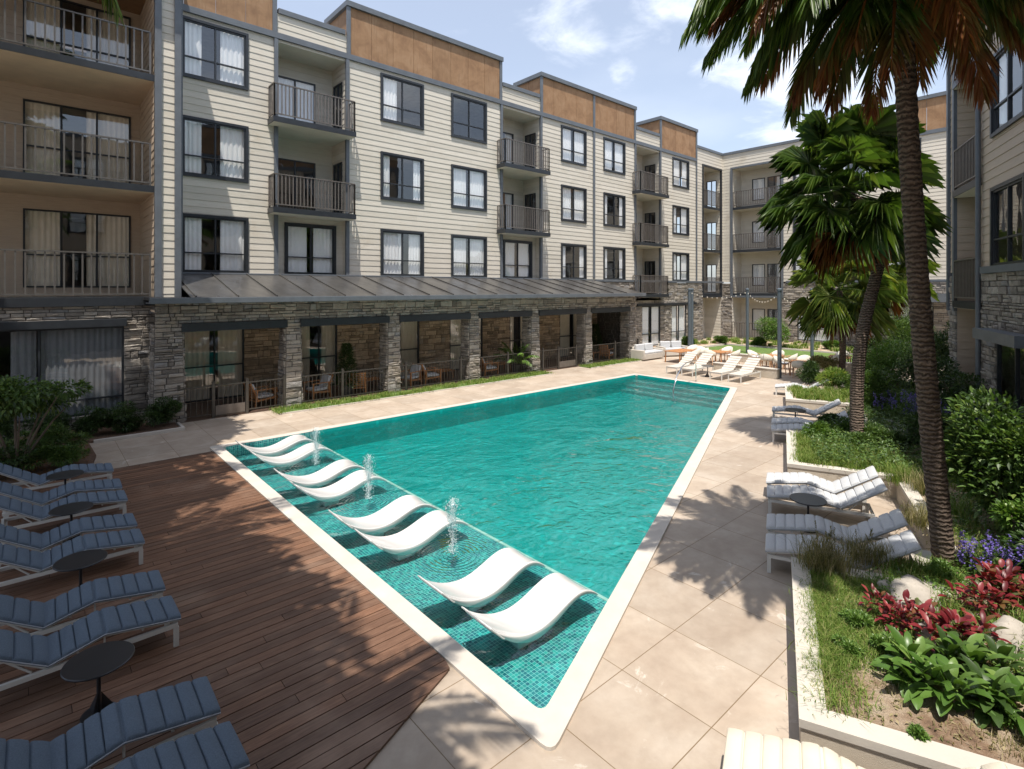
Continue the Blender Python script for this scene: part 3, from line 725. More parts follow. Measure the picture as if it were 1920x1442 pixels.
# canopy
cz0, cz1, cy0 = 4.52, 3.74, -3.42
q = MB(); th = .03
q.add([(3.5,-.02,cz0),(25.45,-.02,cz0),(25.9,cy0,cz1),(3.5,cy0,cz1),(3.5,-.02,cz0-th),(25.45,-.02,cz0-th),(25.9,cy0,cz1-th),(3.5,cy0,cz1-th)], [(3,2,1,0),(4,5,6,7),(0,1,5,4),(1,2,6,5),(2,3,7,6),(3,0,4,7)])
zz1 = cz1+(cy0+1.99)/cy0*(cz0-cz1)*1.0
q.box(2.5,3.49,cy0+.003,-1.99,cz1-.08,cz1-.006)
cano = q.build('canopy_roof', MT['roof'], P0)
q = MB()
for k in range(20):
    x = 3.62+k*1.15
    if x > 25.3: break
    q.bar((x, -.03, cz0+.022), (x, cy0+.01, cz1+.022), .035, .05)
q.build('standing_seams', MT['roof'], cano)
q = MB(); q.box(2.45, 25.95, cy0-.12, cy0+.0, cz1-.17, cz1-.005); q.box(2.45, 25.93, cy0+.002, -2.86, 3.56, 3.60); q.box(3.5, 25.45, -.10, -.036, 4.50, 4.56)
q.build('gutter', MT['trim'], P0, bev=.01)
# interior and roof
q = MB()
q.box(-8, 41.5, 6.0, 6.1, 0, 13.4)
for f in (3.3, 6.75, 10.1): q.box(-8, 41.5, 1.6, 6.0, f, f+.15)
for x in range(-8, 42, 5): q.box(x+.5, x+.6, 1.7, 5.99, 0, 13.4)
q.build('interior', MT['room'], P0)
q = MB(); q.box(-8, 41.5, .3, 9, 13.5, 13.7); q.box(-8, 3.45, -1.85, .3, 13.5, 13.7); q.box(-8.1, -8.0, -1.9, 9, 0, 13.7); q.box(3.5, 3.58, -2.0, .0, 13.76, 15.9); q.box(-8, 3.5, -1.98, -1.9, 13.76, 15.9)
q.build('roof', MT['roofing'], P0)
q = MB(); q.box(-8.3, 3.75, -2.65, 1.2, 14.35, 14.6); q.build('roof_overhang', MT['trim'], P0)
# COFFEE letters on the glass door of the arcade
cu = bpy.data.curves.new('letters', 'FONT'); cu.body = 'Coffee'; cu.size = .30; cu.extrude = .008
to = bpy.data.objects.new('tmp', cu); col.objects.link(to); bpy.context.view_layer.update()
me = bpy.data.meshes.new_from_object(to.evaluated_get(bpy.context.evaluated_depsgraph_get())); bpy.data.objects.remove(to)
me.materials.clear(); me.materials.append(MT['letters'])
lt = inst('sign_letters', me, P0, (4.95, -.12, 2.50)); lt.rotation_euler = (R(90), 0, 0)
q = MB(); q.prism([(2.7, 18.62), (25.9, 18.62), (29.8, 21.5), (2.7, 21.5)], .004, .03); tag(q.build('terrace_floor', MT['terrace']), kind='structure')

# ================================================================ rear wing (closes the court)
rear = tag(empty('apartment_building', (41.5, 21.5, 0), R(-90)), 'rear apartment wing closing the far end of the court behind the lawn', 'apartment building')
rb = (.8, 4.6); rcol = [5.5, 8.3, 10.9, 16.4, 20.0]
holes = [(u, u+2, z, z+1.9) for u in rcol for z in Wz]+[(rb[0], rb[1], 0, 13.42)]
mb = MB(); siding(mb, 0, 26, 4.5, 13.52, holes); siding(mb, 0, 12.2, 13.52, 14.6)
siding(mb, rb[0], rb[1], 0, 13.42, [(rb[0]+.9, rb[0]+1.9, f+.6, f+2.3) for f in (.1, 3.62, 7.02, 10.38)]+[(rb[0]+2.1, rb[0]+3.1, f+.06, f+2.3) for f in (.1, 3.62, 7.02, 10.38)], T=((0, 1.5), (1, 0), (0, -1)))
siding(mb, 0, 1.5, 0, 13.42, T=((rb[0], 0), (0, 1), (1, 0))); siding(mb, 0, 1.5, 0, 13.42, T=((rb[1], 0), (0, 1), (-1, 0)))
mb.build('siding', MT['siding'], rear)
q = MB()
for k in range(14): q.box(12.3+k*.97, 13.25+k*.97, -.03, .02, 13.76, 15.7)
for k in range(2): q.box(12.22, 12.27, .03+k, 1.0+k, 13.76, 15.7)
q.build('rust_panels', MT['orange'], rear)
q = MB(); q.box(0, 12.1, -.08, .35, 14.6, 14.8); q.box(12.1, 26, -.14, 2, 15.71, 15.93); q.box(12.1, 26, -.10, -.035, 13.52, 13.75); q.box(4.9, 26, -.10, -.035, 4.42, 4.56)
rect_bars(q, rb[0]-.12, rb[1]+.12, 3.3, 13.55, .15, -.09, .04)
q.build('trim', MT['trim'], rear)
sb = MB(); bk = MB(); rg = [(5.7, 7.9, .3, 2.9), (11.6, 13.6, .3, 2.9), (16, 18, .3, 2.9)]
stones(sb, bk, 0, 26, 0, 4.4, rg+[(rb[0], rb[1], -1, 5)], seed=21, big=1.15)
sb.build('stone_facing', MT['stone'], rear); bk.build('mortar_backing', MT['mortar'], rear)
for i, u in enumerate(rcol):
    for j, z in enumerate(Wz): window(rear, u, z, 2, 1.9, 0, (4, 6, 7)[(i+j) % 3])
for h_ in rg: window(rear, h_[0], h_[2], h_[1]-h_[0], h_[3]-h_[2], 0, 3, trans=.32, trim=False, name='tall_window')
for f in (3.62, 7.02, 10.38): balcony(rear, rb[0], rb[1], f, 0, ('rb',), back=1.5, proj=False)
inst('railing', railing_mesh([(0, 0), (rb[1]-rb[0], 0)], 1.3, .2, 'rbg'), rear, (rb[0], -.05, .05))
for f in (.1, 3.62, 7.02, 10.38):
    window(rear, rb[0]+.9, f+.6, 1.0, 1.7, 1.5, 3, mull=(), trans=0, trim=False); door(rear, rb[0]+2.1, f+.06, 1.0, 1.5, 5)
q = MB(); q.box(rb[0], rb[1], 0, 1.5, 13.42, 13.5); q.build('bay_ceiling', MT['soffit'], rear)
q = MB(); q.box(8.6, 14.8, -1.6, -.1, 3.5, 3.62); q.box(8.6, 14.8, -1.7, -1.6, 3.2, 3.7); q.build('entrance_canopy', MT['trim'], rear)
q = MB(); q.box(0, 26, 5, 5.1, 0, 13.4); q.build('interior', MT['room'], rear)
q = MB(); q.box(0, 26, .36, 8, 13.5, 13.7); q.box(26, 26.1, 0, 8, 0, 13.7); q.build('roof', MT['roofing'], rear)

# ================================================================ right wing, turned 22.5 degrees
ox, oy = SN(22.0, 5.0)
right = tag(empty('apartment_building', (ox, oy, 0), R(180+22.5)), 'shaded apartment wing with dark window boxes at the right edge behind the shrubs', 'apartment building')
rbay = (.75, 3.05); rc2 = [4.0, 8.2, 11.8]; L2 = 15
holes = [(u, u+2, z, z+1.9) for u in rc2 for z in Wz]+[(rbay[0], rbay[1], 0, 13.42)]
mb = MB(); siding(mb, 0, L2, 4.5, 13.52, holes)
siding(mb, rbay[0], rbay[1], 0, 13.42, [(rbay[0]+.7, rbay[0]+1.8, f+.06, f+2.3) for f in (.1, 3.62, 7.02, 10.38)], T=((0, 1.3), (1, 0), (0, -1)))
siding(mb, 0, 1.3, 0, 13.42, T=((rbay[0], 0), (0, 1), (1, 0))); siding(mb, 0, 1.3, 0, 13.42, T=((rbay[1], 0), (0, 1), (-1, 0)))
siding(mb, 0, 8, 4.5, 13.52, T=((0, 8), (0, -1), (-1, 0)))
mb.build('siding', MT['siding2'], right)
q = MB()
for k in range(15): q.box(k*.97+.05, k*.97+1.0, -.03, .02, 13.76, 15.7)
for k in range(6): q.box(-.02, .03, k*.97+.05, k*.97+1.0, 13.76, 15.7)
q.build('rust_panels', MT['orange'], right)
q = MB(); q.box(-.14, L2, -.14, 8, 15.71, 15.93); q.box(-.1, L2, -.10, -.035, 13.52, 13.75); q.box(3.3, L2, -.12, -.035, 4.40, 4.58)
q.box(-.06, .10, -.09, .08, 3.3, 13.515); q.box(.60, .75, -.09, .05, 3.3, 13.515)
q.build('trim', MT['trim'], right)
q = MB(); q.tube([(3.14, -.11, .3), (3.14, -.11, 13.5)], .06, 10); q.build('downpipe', MT['trim'], right, True)
sb = MB(); bk = MB(); gg = [(4.2, 6.6, .2, 2.7), (8.4, 11, .2, 2.7)]
stones(sb, bk, 0, L2, 0, 4.4, gg+[(rbay[0], rbay[1], -1, 5)], seed=31, big=.95)
stones(sb, bk, 0, 8, 0, 4.4, T=((0, 8), (0, -1), (-1, 0)), seed=32)
sb.build('stone_facing', MT['stone'], right); bk.build('mortar_backing', MT['mortar'], right)
for i, u in enumerate(rc2):
    for j, z in enumerate(Wz): window(right, u, z, 2, 1.9, 0, (6, 4, 6)[(i+j) % 3])
for h_ in gg:
    window(right, h_[0], h_[2], h_[1]-h_[0], h_[3]-h_[2], .02, 6, trans=.42, trim=False, name='ground_window')
    q = MB(); q.box(h_[0]-.2, h_[1]+.2, -.45, -.08, 2.72, 2.98); q.build('steel_beam', MT['trim'], right)
for f in (3.62, 7.02, 10.38):
    balcony(right, rbay[0], rbay[1], f, .12, ('rr',), back=1.3, proj=False); door(right, rbay[0]+.7, f+.06, 1.1, 1.3, 6)
door(right, rbay[0]+.7, .16, 1.1, 1.3, 6)
inst('railing', railing_mesh([(0, 0), (rbay[1]-rbay[0], 0)], 1.2, .12, 'rbg2'), right, (rbay[0], -.05, .3))
q = MB(); q.box(rbay[0], rbay[1], 0, 1.3, 13.42, 13.5); q.build('bay_ceiling', MT['soffit'], right)
q = MB(); q.box(.1, L2, 5, 5.1, 0, 13.4)
for f in (3.3, 6.75, 10.1): q.box(.1, L2, 1.5, 5.0, f, f+.15)
q.build('interior', MT['room'], right)
q = MB(); q.box(.1, L2, .05, 8, 13.5, 13.7); q.box(L2, L2+.1, 0, 8, 0, 15.7); q.build('roof', MT['roofing'], right)

# ================================================================ wing behind the camera, seen in the window reflections
south = tag(empty('apartment_building', (9.0, -4.0, 0), R(180)), 'apartment wing behind the viewpoint, seen only as reflections in the windows', 'apartment building')
LW = 18.0
holes = [(u, u+2, z, z+1.9) for u in (1, 5, 9, 13) for z in Wz]
mb = MB(); siding(mb, 0, LW, 4.5, 14.6, holes); mb.build('siding', MT['siding2'], south)
for i, u in enumerate((1, 5, 9, 13)):
    for j, z in enumerate(Wz): window(south, u, z, 2, 1.9, 0, (0, 4, 1)[(i+j) % 3])
q = MB(); q.box(0, LW, .02, .5, 0, 4.49); q.build('ground_floor_wall', MT['mortar'], south);
q = MB(); q.box(0, LW, 3, 3.1, 0, 14.5); q.build('interior', MT['room'], south); q = MB(); q.box(-.1, LW, -.1, 8, 14.602, 14.8); q.build('roof', MT['trim'], south);
q = MB(); q.box(-.1, -.01, .01, 8, 0, 14.6); q.build('end_wall', MT['siding2'], south)
def camp(px, py, Z):
    t_ = (px-960)/1020; return Vector((Z*(cs+t_*sn), Z*(sn-t_*cs), CAMH-(py-541)*Z/1020))
# ================================================================ plants: builders
def nvec(a): return a/np.maximum(np.linalg.norm(a, axis=1, keepdims=True), 1e-9)
def leafarrays(P, D, L, W, fold=.18, droop=.12):
    P = np.asarray(P, float); n = len(P); D = nvec(np.asarray(D, float))
    up = np.array([0,0,1.])+rng.normal(0, .25, (n, 3)); S = nvec(np.cross(D, up)); U = nvec(np.cross(S, D))
    L = np.broadcast_to(L, n)[:, None]; W = np.broadcast_to(W, n)[:, None]
    tip = P+D*L-np.array([0,0,1.])*L*droop
    m_ = P+D*L*.42+U*(fold*W*.5)
    V = np.stack([P, m_-S*W/2, tip, m_+S*W/2], 1).reshape(-1, 3)
    i = np.arange(n)*4
    F = np.concatenate([np.stack([i, i+1, i+2], 1), np.stack([i, i+2, i+3], 1)], 0)
    return V, F
def npmesh(name, V, F, mat, smooth=False):
    me = bpy.data.meshes.new(name); V = np.asarray(V, np.float32); F = np.asarray(F, np.int32); k = F.shape[1]
    me.vertices.add(len(V)); me.vertices.foreach_set('co', V.ravel())
    me.loops.add(F.size); me.loops.foreach_set('vertex_index', F.ravel())
    me.polygons.add(len(F)); me.polygons.foreach_set('loop_start', np.arange(0, F.size, k, dtype=np.int32))
    try: me.polygons.foreach_set('loop_total', np.full(len(F), k, dtype=np.int32))
    except Exception: pass
    me.materials.append(mat); me.update(calc_edges=True); me.validate(); return me
def cloud(c, r, n, lumps=9, inner=.35):
    """points on lumpy shells inside an ellipsoid, with outward directions"""
    c = np.array(c, float); r = np.array(r, float)
    lc = nvec(rng.normal(0, 1, (lumps, 3)))*rng.uniform(.25, .75, (lumps, 1)); lr = rng.uniform(.28, .52, lumps)
    k = rng.integers(0, lumps, n); d = nvec(rng.normal(0, 1, (n, 3)))
    rad = lr[k][:, None]*rng.uniform(inner, 1, (n, 1))**.5
    p = lc[k]+d*rad
    return c+p*r, nvec(d+.5*p)
def bush(name, loc, r, n, L, W, mat, label, cat='shrub', group=None, lumps=9, stems=True, droop=.2, parent=None, upb=.35):
    """leafy bush standing at loc, r = (rx, ry, height/2)"""
    root = tag(empty(name, loc), label, cat, group)
    P, D = cloud((0, 0, r[2]*1.02), r, n, lumps); keep = P[:, 2] > .02; P = P[keep]; D = D[keep]; m_ = len(P)
    D = D+rng.normal(0, .45, (m_, 3)); D[:, 2] += upb
    V, F = leafarrays(P, D, L*rng.uniform(.6, 1.2, m_), W*rng.uniform(.7, 1.2, m_), droop=droop)
    inst('foliage', npmesh('foliage', V, F, MT[mat]), root)
    if stems:
        q = MB()
        for k in range(7):
            a = rng.uniform(0, 6.28); e = np.array([math.cos(a)*r[0]*.6, math.sin(a)*r[1]*.6, r[2]*rng.uniform(1.0, 1.6)])
            q.tube([(0, 0, -.05), tuple(e*.5+rng.normal(0, .03, 3)), tuple(e)], [.022, .014, .006], 5)
        q.build('stems', MT['bark'], root)
    return root
def blades(P, h, w_, lean, segs=2):
    """curved grass blades at the points P"""
    P = np.asarray(P, float); n = len(P); a = rng.uniform(0, 2*np.pi, n)
    d = np.stack([np.cos(a), np.sin(a), np.zeros(n)], 1); s_ = np.stack([-d[:, 1], d[:, 0], np.zeros(n)], 1)
    h = (np.broadcast_to(h, n)*rng.uniform(.55, 1.15, n))[:, None]; ln = (np.broadcast_to(lean, n)*rng.uniform(.2, 1.3, n))[:, None]
    w2 = w_/2; z = np.array([0, 0, 1.])
    b0 = P-s_*w2; b1 = P+s_*w2; m_ = P+z*h*.6+d*ln*h*.35; m0 = m_-s_*w2*.7; m1 = m_+s_*w2*.7; tp = P+z*h*(1-.25*ln)+d*ln*h
    V = np.stack([b0, b1, m1, m0, tp, tp], 1).reshape(-1, 3); i = np.arange(n)*6
    F = np.concatenate([np.stack([i, i+1, i+2, i+3], 1), np.stack([i+3, i+2, i+4, i+5], 1)])
    return V, F
def scatter(poly, n):
    poly = np.array(poly); lo = poly.min(0); hi_ = poly.max(0); out_ = []
    while len(out_) < n:
        q = rng.uniform(lo, hi_, (n*2, 2)); inside = np.zeros(len(q), bool); j = len(poly)-1
        for i in range(len(poly)):
            xi, yi = poly[i]; xj, yj = poly[j]
            cnd = ((yi > q[:, 1]) != (yj > q[:, 1])) & (q[:, 0] < (xj-xi)*(q[:, 1]-yi)/(yj-yi+1e-12)+xi)
            inside ^= cnd; j = i
        out_ += list(q[inside])
    return np.array(out_[:n])
def grassfield(name, poly, n, h, w_, z, mat, label=None, lean=.5, clump=0):
    q = scatter(poly, n)
    if clump:
        c_ = scatter(poly, clump); k = rng.integers(0, clump, n); q = c_[k]+rng.normal(0, .09, (n, 2))
    P = np.column_stack([q, np.full(n, z)]); V, F = blades(P, h, w_, lean)
    return tag(inst(name, npmesh(name, V, F, MT[mat])), kind='stuff')
def tuft(name, loc, h, spread, n, mat, label, cat='grass clump', group=None, heads=0, lean=.8, w_=.008):
    root = tag(empty(name, loc), label, cat, group)
    q = rng.normal(0, spread*.35, (n, 2)); V, F = blades(np.column_stack([q, np.zeros(n)]), h, w_, lean)
    inst('blades', npmesh('blades', V, F, MT[mat]), root)
    if heads:
        P = []; D = []
        q2 = MB()
        for k in range(heads):
            a = rng.uniform(0, 6.28); l = rng.uniform(.1, .45)*h; b0 = np.array([math.cos(a)*spread*.2, math.sin(a)*spread*.2, 0]); tp = b0+np.array([math.cos(a)*l, math.sin(a)*l, h*rng.uniform(1.0, 1.35)])
            q2.tube([tuple(b0), tuple((b0+tp)/2+np.array([0, 0, .04])), tuple(tp)], .002, 3)
            ax = nvec((tp-b0)[None])[0]
            for s_ in np.linspace(0, 1, 26):
                P.append(tp-ax*(.13*s_*h/.5)); D.append(ax+rng.normal(0, .55, 3))
        V, F = leafarrays(P, D, .028, .009); inst('seed_heads', npmesh('seed_heads', V, F, MT['grassdry']), root)
        q2.build('stalks', MT['grassdry'], root)
    return root
def big_leaf(mb, base, az, el, L, W, droop=.5, nseg=5, petiole=.1):
    p_ = Vector(base); d = Vector((math.cos(az)*math.cos(el), math.sin(az)*math.cos(el), math.sin(el))); side = Vector((-math.sin(az), math.cos(az), 0))
    p_ = p_+d*petiole; rows = []
    for k in range(nseg+1):
        s_ = k/nseg; ww = W*.5*math.sin(math.pi*min(1, s_*.93+.05))**.75
        up = side.cross(d).normalized()*-1
        if up.z < 0: up = -up
        rows.append([p_-side*ww+up*ww*.35, p_, p_+side*ww+up*ww*.35])
        p_ = p_+d*(L/nseg); d = (d+Vector((0, 0, -droop/nseg*1.6))).normalized()
    mb.grid(rows)
def rosette(name, loc, n, L, W, mat, label, cat='leafy plant', group=None, el=(15, 75), droop=.6, stems=1, spread=.1, z=.0):
    root = tag(empty(name, loc), label, cat, group); mb = MB()
    for s_ in range(stems):
        bx, by = (rng.normal(0, spread), rng.normal(0, spread)) if stems > 1 else (0, 0); bz = z+rng.uniform(0, .08)
        for k in range(n):
            az = k*2.4+rng.uniform(-.4, .4)+s_; f = k/n
            big_leaf(mb, (bx, by, bz+f*.05), az, R(el[0]+(el[1]-el[0])*f+rng.uniform(-8, 8)), L*rng.uniform(.75, 1.15), W*rng.uniform(.8, 1.15), droop)
    o = mb.build('leaves', MT[mat], root, True, ang=180); return root
def flowers(name, loc, r, n, mat, label, h=.5):
    root = tag(empty(name, loc), label, 'flowering plant'); P = []; D = []; q = MB()
    for k in range(n):
        a = rng.uniform(0, 6.28); rr = r*math.sqrt(rng.uniform(0, 1)); b0 = np.array([rr*math.cos(a), rr*math.sin(a), h*rng.uniform(.55, 1.1)])
        q.tube([(b0[0]*.7, b0[1]*.7, 0), tuple(b0)], .003, 3)
        for s_ in range(16): P.append(b0+rng.normal(0, .012, 3)+np.array([0, 0, -.009*s_])); D.append(rng.normal(0, 1, 3)+np.array([0, 0, .3]))
    V, F = leafarrays(P, D, .035, .028); inst('blossoms', npmesh('blossoms', V, F, MT[mat]), root); q.build('stalks', MT['leaf'], root)
    P, D = cloud((0, 0, h*.4), (r, r, h*.45), n*18); D[:, 2] += .4; P[:, 2] = np.maximum(P[:, 2], .02)
    V, F = leafarrays(P, D, .07, .022); inst('foliage', npmesh('foliage', V, F, MT['leaf']), root); return root
def feather(az, el, L, droop, nl=46, ll=.52, seed=0):
    """one pinnate frond from the origin; returns leaflet arrays and the rachis points"""
    p_ = np.zeros(3); d = np.array([math.cos(az)*math.cos(el), math.sin(az)*math.cos(el), math.sin(el)]); pts = [p_.copy()]; ds = [d.copy()]
    N_ = 14
    for k in range(N_):
        p_ = p_+d*L/N_; d = d+np.array([0, 0, -droop/N_]); d /= np.linalg.norm(d); pts.append(p_.copy()); ds.append(d.copy())
    pts = np.array(pts); ds = np.array(ds); P = []; D = []; LL = []
    for k in range(nl):
        s_ = .14+.86*k/nl; f = s_*N_; i = min(int(f), N_-1); q = pts[i]+(pts[i+1]-pts[i])*(f-i); dd_ = ds[i]
        side = np.cross(dd_, [0, 0, 1.]); side /= np.linalg.norm(side)+1e-9
        for sg in (-1, 1):
            P.append(q); D.append(side*sg*(1-.55*s_)+dd_*(.45+.75*s_)+np.array([0, 0, -.25-.3*rng.uniform()])+rng.normal(0, .06, 3))
            LL.append(ll*math.sin(math.pi*(.12+.83*s_))**.6*rng.uniform(.85, 1.1))
    V, F = leafarrays(P, D, np.array(LL), .038, fold=.4, droop=.28)
    return V, F, pts
def fan(az, el, pet, L, droop=.25, n=30):
    d = np.array([math.cos(az)*math.cos(el), math.sin(az)*math.cos(el), math.sin(el)]); side = np.array([-math.sin(az), math.cos(az), 0.]); up = np.cross(side, d); up = -up if up[2] < 0 else up
    ro = rng.uniform(-.75, .75); side, up = side*math.cos(ro)+up*math.sin(ro), up*math.cos(ro)-side*math.sin(ro)
    hub = d*pet+np.array([0, 0, -.06*pet]); P = []; D = []; LL = []
    for k in range(n):
        th = R(-128+256*k/(n-1)); P.append(hub); v_ = d*math.cos(th)+side*math.sin(th)+up*.22*abs(math.sin(th))+rng.normal(0, .03, 3); D.append(v_); LL.append(L*(.72+.28*math.cos(th*.8))*rng.uniform(.9, 1.05))
    P = np.array(P); D = nvec(np.array(D)); LL = np.array(LL)[:, None]; S = nvec(np.cross(D, np.tile(up, (n, 1)))); w_ = .0088*L/.7
    m_ = P+D*LL*.62; tip = P+D*LL*.95+np.array([0, 0, -1.])*LL*droop*rng.uniform(.5, 1.5, (n, 1))
    V = np.stack([P, m_-S*w_, tip, m_+S*w_+up*.012], 1).reshape(-1, 3); i = np.arange(n)*4
    F = np.concatenate([np.stack([i, i+1, i+2], 1), np.stack([i, i+2, i+3], 1)]); return V, F, hub
def rings(mb, pts, r, n=14):
    """palm trunk with leaf-scar rings along a smooth path"""
    P = []; rs = []
    pts = [Vector(p) for p in pts]; L = len(pts)-1; N_ = 130
    for k in range(N_+1):
        f = k/N_*L; i = min(int(f), L-1); t_ = f-i
        p0 = pts[max(i-1, 0)]; p1 = pts[i]; p2 = pts[i+1]; p3 = pts[min(i+2, L)]
        q = .5*((2*p1)+(p2-p0)*t_+(2*p0-5*p1+4*p2-p3)*t_**2+(3*p1-p0-3*p2+p3)*t_**3)
        P.append(q); s_ = k/N_; rs.append((r[0]*(1-s_)+r[1]*s_+(.05 if k < 3 else 0)*(1-k/3))*(1+(.06 if k % 2 else -.02)+rng.uniform(-.02, .02)))
    mb.tube(P, rs, n)

# ================================================================ raised beds on the right
ZS = .38
wall = [(5.13, 5.2), (5.13, .17), (8.15, .17), (8.15, 1.62), (9.15, 1.62), (9.15, 2.02), (12.49, 2.02), (12.49, .18), (15.45, .20), (15.45, 2.02), (19.77, 2.02), (19.77, .24), (22.3, .24), (22.3, 2.02), (25.5, 2.02), (25.5, 4.9)]
W2 = [SN(*q) for q in wall]
soilp = W2+[SN(25.5, 4.98), SN(22.2, 4.98)]
rw = tag(empty('retaining_wall', (0, 0, 0)), 'low rendered garden wall with a pale cap zigzagging round the raised beds', 'garden wall')
a_ = W2; inn_ = []
for i in range(len(a_)):                       # offset towards the soil
    b_ = Vector(a_[i]); e1 = (b_-Vector(a_[i-1])).normalized() if i else None; e2 = (Vector(a_[i+1])-b_).normalized() if i < len(a_)-1 else None
    e1 = e1 or e2; e2 = e2 or e1
    n1 = Vector((e1.y, -e1.x)); n2 = Vector((e2.y, -e2.x)); inn_.append(tuple(b_+(n1+n2)/(1+n1.dot(n2))*.2))
test = SN(6, 1)
def pip(q, poly):
    ins = False; j = len(poly)-1
    for i in range(len(poly)):
        if (poly[i][1] > q[1]) != (poly[j][1] > q[1]) and q[0] < (poly[j][0]-poly[i][0])*(q[1]-poly[i][1])/(poly[j][1]-poly[i][1])+poly[i][0]: ins = not ins
        j = i
    return ins
if not pip(inn_[1], soilp):
    inn_ = [tuple(2*Vector(a_[i])-Vector(inn_[i])) for i in range(len(a_))]
q = MB(); q2 = MB()
for i in range(len(a_)-1):
    A_, B_, C_, D_ = a_[i], a_[i+1], inn_[i+1], inn_[i]
    q.quad(A_+(0,), B_+(0,), B_+(.35,), A_+(.35,)); q.quad(D_+(.30,), C_+(.30,), C_+(.35,), D_+(.35,))
    o_ = .018; m0 = Vector(A_)-(Vector(D_)-Vector(A_)).normalized()*o_; m1 = Vector(B_)-(Vector(C_)-Vector(B_)).normalized()*o_
    m0 = tuple(m0); m1 = tuple(m1)
    q2.quad(m0+(.42,), m1+(.42,), C_+(.42,), D_+(.42,)); q2.quad(m0+(.35,), m1+(.35,), m1+(.42,), m0+(.42,)); q2.quad(D_+(.35,), C_+(.35,), C_+(.42,), D_+(.42,)); q2.quad(m0+(.35,), m1+(.35,), C_+(.35,), D_+(.35,))
q.build('rendered_face', MT['render'], rw); q2.build('cap', MT['wallwhite'], rw)
me = bpy.data.meshes.new('garden_soil'); me.from_pydata([p_+(ZS,) for p_ in soilp], [], [tuple(range(len(soilp)))]); me.materials.append(MT['soil'])
tag(inst('garden_soil', me), kind='structure')
def boulder(loc, r, label, rz=0):
    mb = MB(); na, nb_ = 12, 18; P = []
    ph = rng.uniform(0, 6, 6)
    for a in range(na+1):
        th = math.pi*a/na*.62; row = []
        for b_ in range(nb_+1):
            f = 2*math.pi*b_/nb_
            k = 1+.13*math.sin(2*f+ph[0])+.08*math.sin(5*f+ph[1]+th*3)+.05*math.sin(9*f+ph[2])*math.sin(7*th+ph[3])
            x, y_, z = math.sin(th)*math.cos(f)*k, math.sin(th)*math.sin(f)*k, math.cos(th)*(1+.12*math.sin(3*f+ph[4])*math.sin(th))
            row.append((x*r[0], y_*r[1], max(z, -.3)*r[2]))
        P.append(row)
    mb.grid(P); o = mb.build('boulder', MT['boulder'], None, True, ang=35); o.location = loc; o.rotation_euler = (0, 0, rz)
    tag(o, label, 'boulder', 'boulders in the near garden bed'); return o
def L3(px, py, z=ZS): x, y_ = G(px, py, z); return (x, y_, z)
boulder(L3(1712, 1122), (.42, .24, .19), 'long flat pale boulder behind the red leaved plants in the near bed', A3)
boulder(L3(1742, 1200), (.24, .13, .15), 'small dark boulder half hidden under the broad green leaves', .2)
boulder(L3(1893, 1200), (.32, .19, .19), 'grey boulder at the right edge above the broad green leaves', -.1)
boulder(L3(1660, 1105), (.13, .10, .10), 'small pale rock beside the feathery grass in the near bed', .9)

# near bed planting
fg = 'feathery grasses at the lounger end of the near bed'
for (px, py, h, n_, hd, lb) in ((1528,1068,.40,260,9,'tall straw feather grass at the corner beside the nearest shaded lounger'), (1568,1072,.36,300,6,'wide pale feather grass second from the bed corner'), (1612,1050,.34,260,4,'feather grass in front of the raised lounger backrest'), (1652,1058,.30,260,2,'low greyish feather grass left of the near palm trunk'), (1545,1045,.34,160,7,'thin feather grass overhanging the shaded lounger cushion')):
    tuft('feather_grass', L3(px, py), h, .30, n_, 'grassdry', lb, group=fg, heads=hd)
for (px, py, h, lb) in ((1700,1075,.22,'low green grass clump left of the foot of the near palm'), (1740,1080,.2,'green grass clump in front of the foot of the near palm'), (1690,905,.42,'big green fountain grass by the end of the lounger bay wall'), (1735,925,.42,'big fountain grass right of the bay wall behind the palm trunk'), (1725,985,.40,'straw fountain grass touching the left side of the near palm trunk'), (1820,1060,.25,'grass clump right of the foot of the near palm')):
    tuft('fountain_grass', L3(px, py), h, .34, 380, 'grass' if 'green' in lb else 'grassdry', lb, group='fountain grasses around the near palm', w_=.007)
near_poly = [G(*q, ZS) for q in ((1530,1090),(1640,1090),(1700,1150),(1680,1240),(1620,1260),(1560,1240),(1530,1180))]
grassfield('low_grass', near_poly, 9000, .10, .006, ZS, 'grass', lean=.9, clump=170)
edge_poly = [SN(*q) for q in ((5.4,.34),(8.3,.34),(8.3,.62),(5.4,.62))]
grassfield('edge_grass', edge_poly, 3800, .11, .006, ZS, 'grass', lean=1.3, clump=90)
grassfield('sparse_grass', [SN(*q) for q in ((5.4,.4),(8.0,.4),(8.0,3.8),(5.4,3.8))], 3000, .07, .006, ZS, 'grassdry', lean=1.0, clump=70)
grassfield('dense_undergrowth', [SN(*q) for q in ((6.6,1.3),(8.1,1.2),(9.2,2.3),(12.4,2.3),(12.4,4.8),(6.6,4.8))], 9000, .22, .009, ZS, 'grass', lean=.8, clump=220)
for (px, py, r, lb) in ((1610,1180,.17,'low herb cushion in the middle of the near grass patch'), (1660,1225,.16,'low herb cushion left of the broad green leaves'), (1590,1225,.12,'small herb cushion near the left edge of the near bed'), (1700,1285,.15,'dark herb cushion in front of the broad green leaves'), (1770,1090,.2,'mid green herb right of the pale flat boulder'), (1690,1110,.12,'tiny bright herb left of the pale flat boulder'), (1875,1350,.14,'bright small herb at the front right of the near bed'), (1720,1385,.07,'tiny weed on bare soil at the front of the near bed')):
    bush('garden_herb', L3(px, py), (r, r, r*.55), int(2200*r/.17), .045, .016, 'leaf' if 'dark' in lb else 'leafbright', lb, 'herb', 'low herbs in the near bed', stems=False)
rg_ = 'red leaved plants in the near bed'
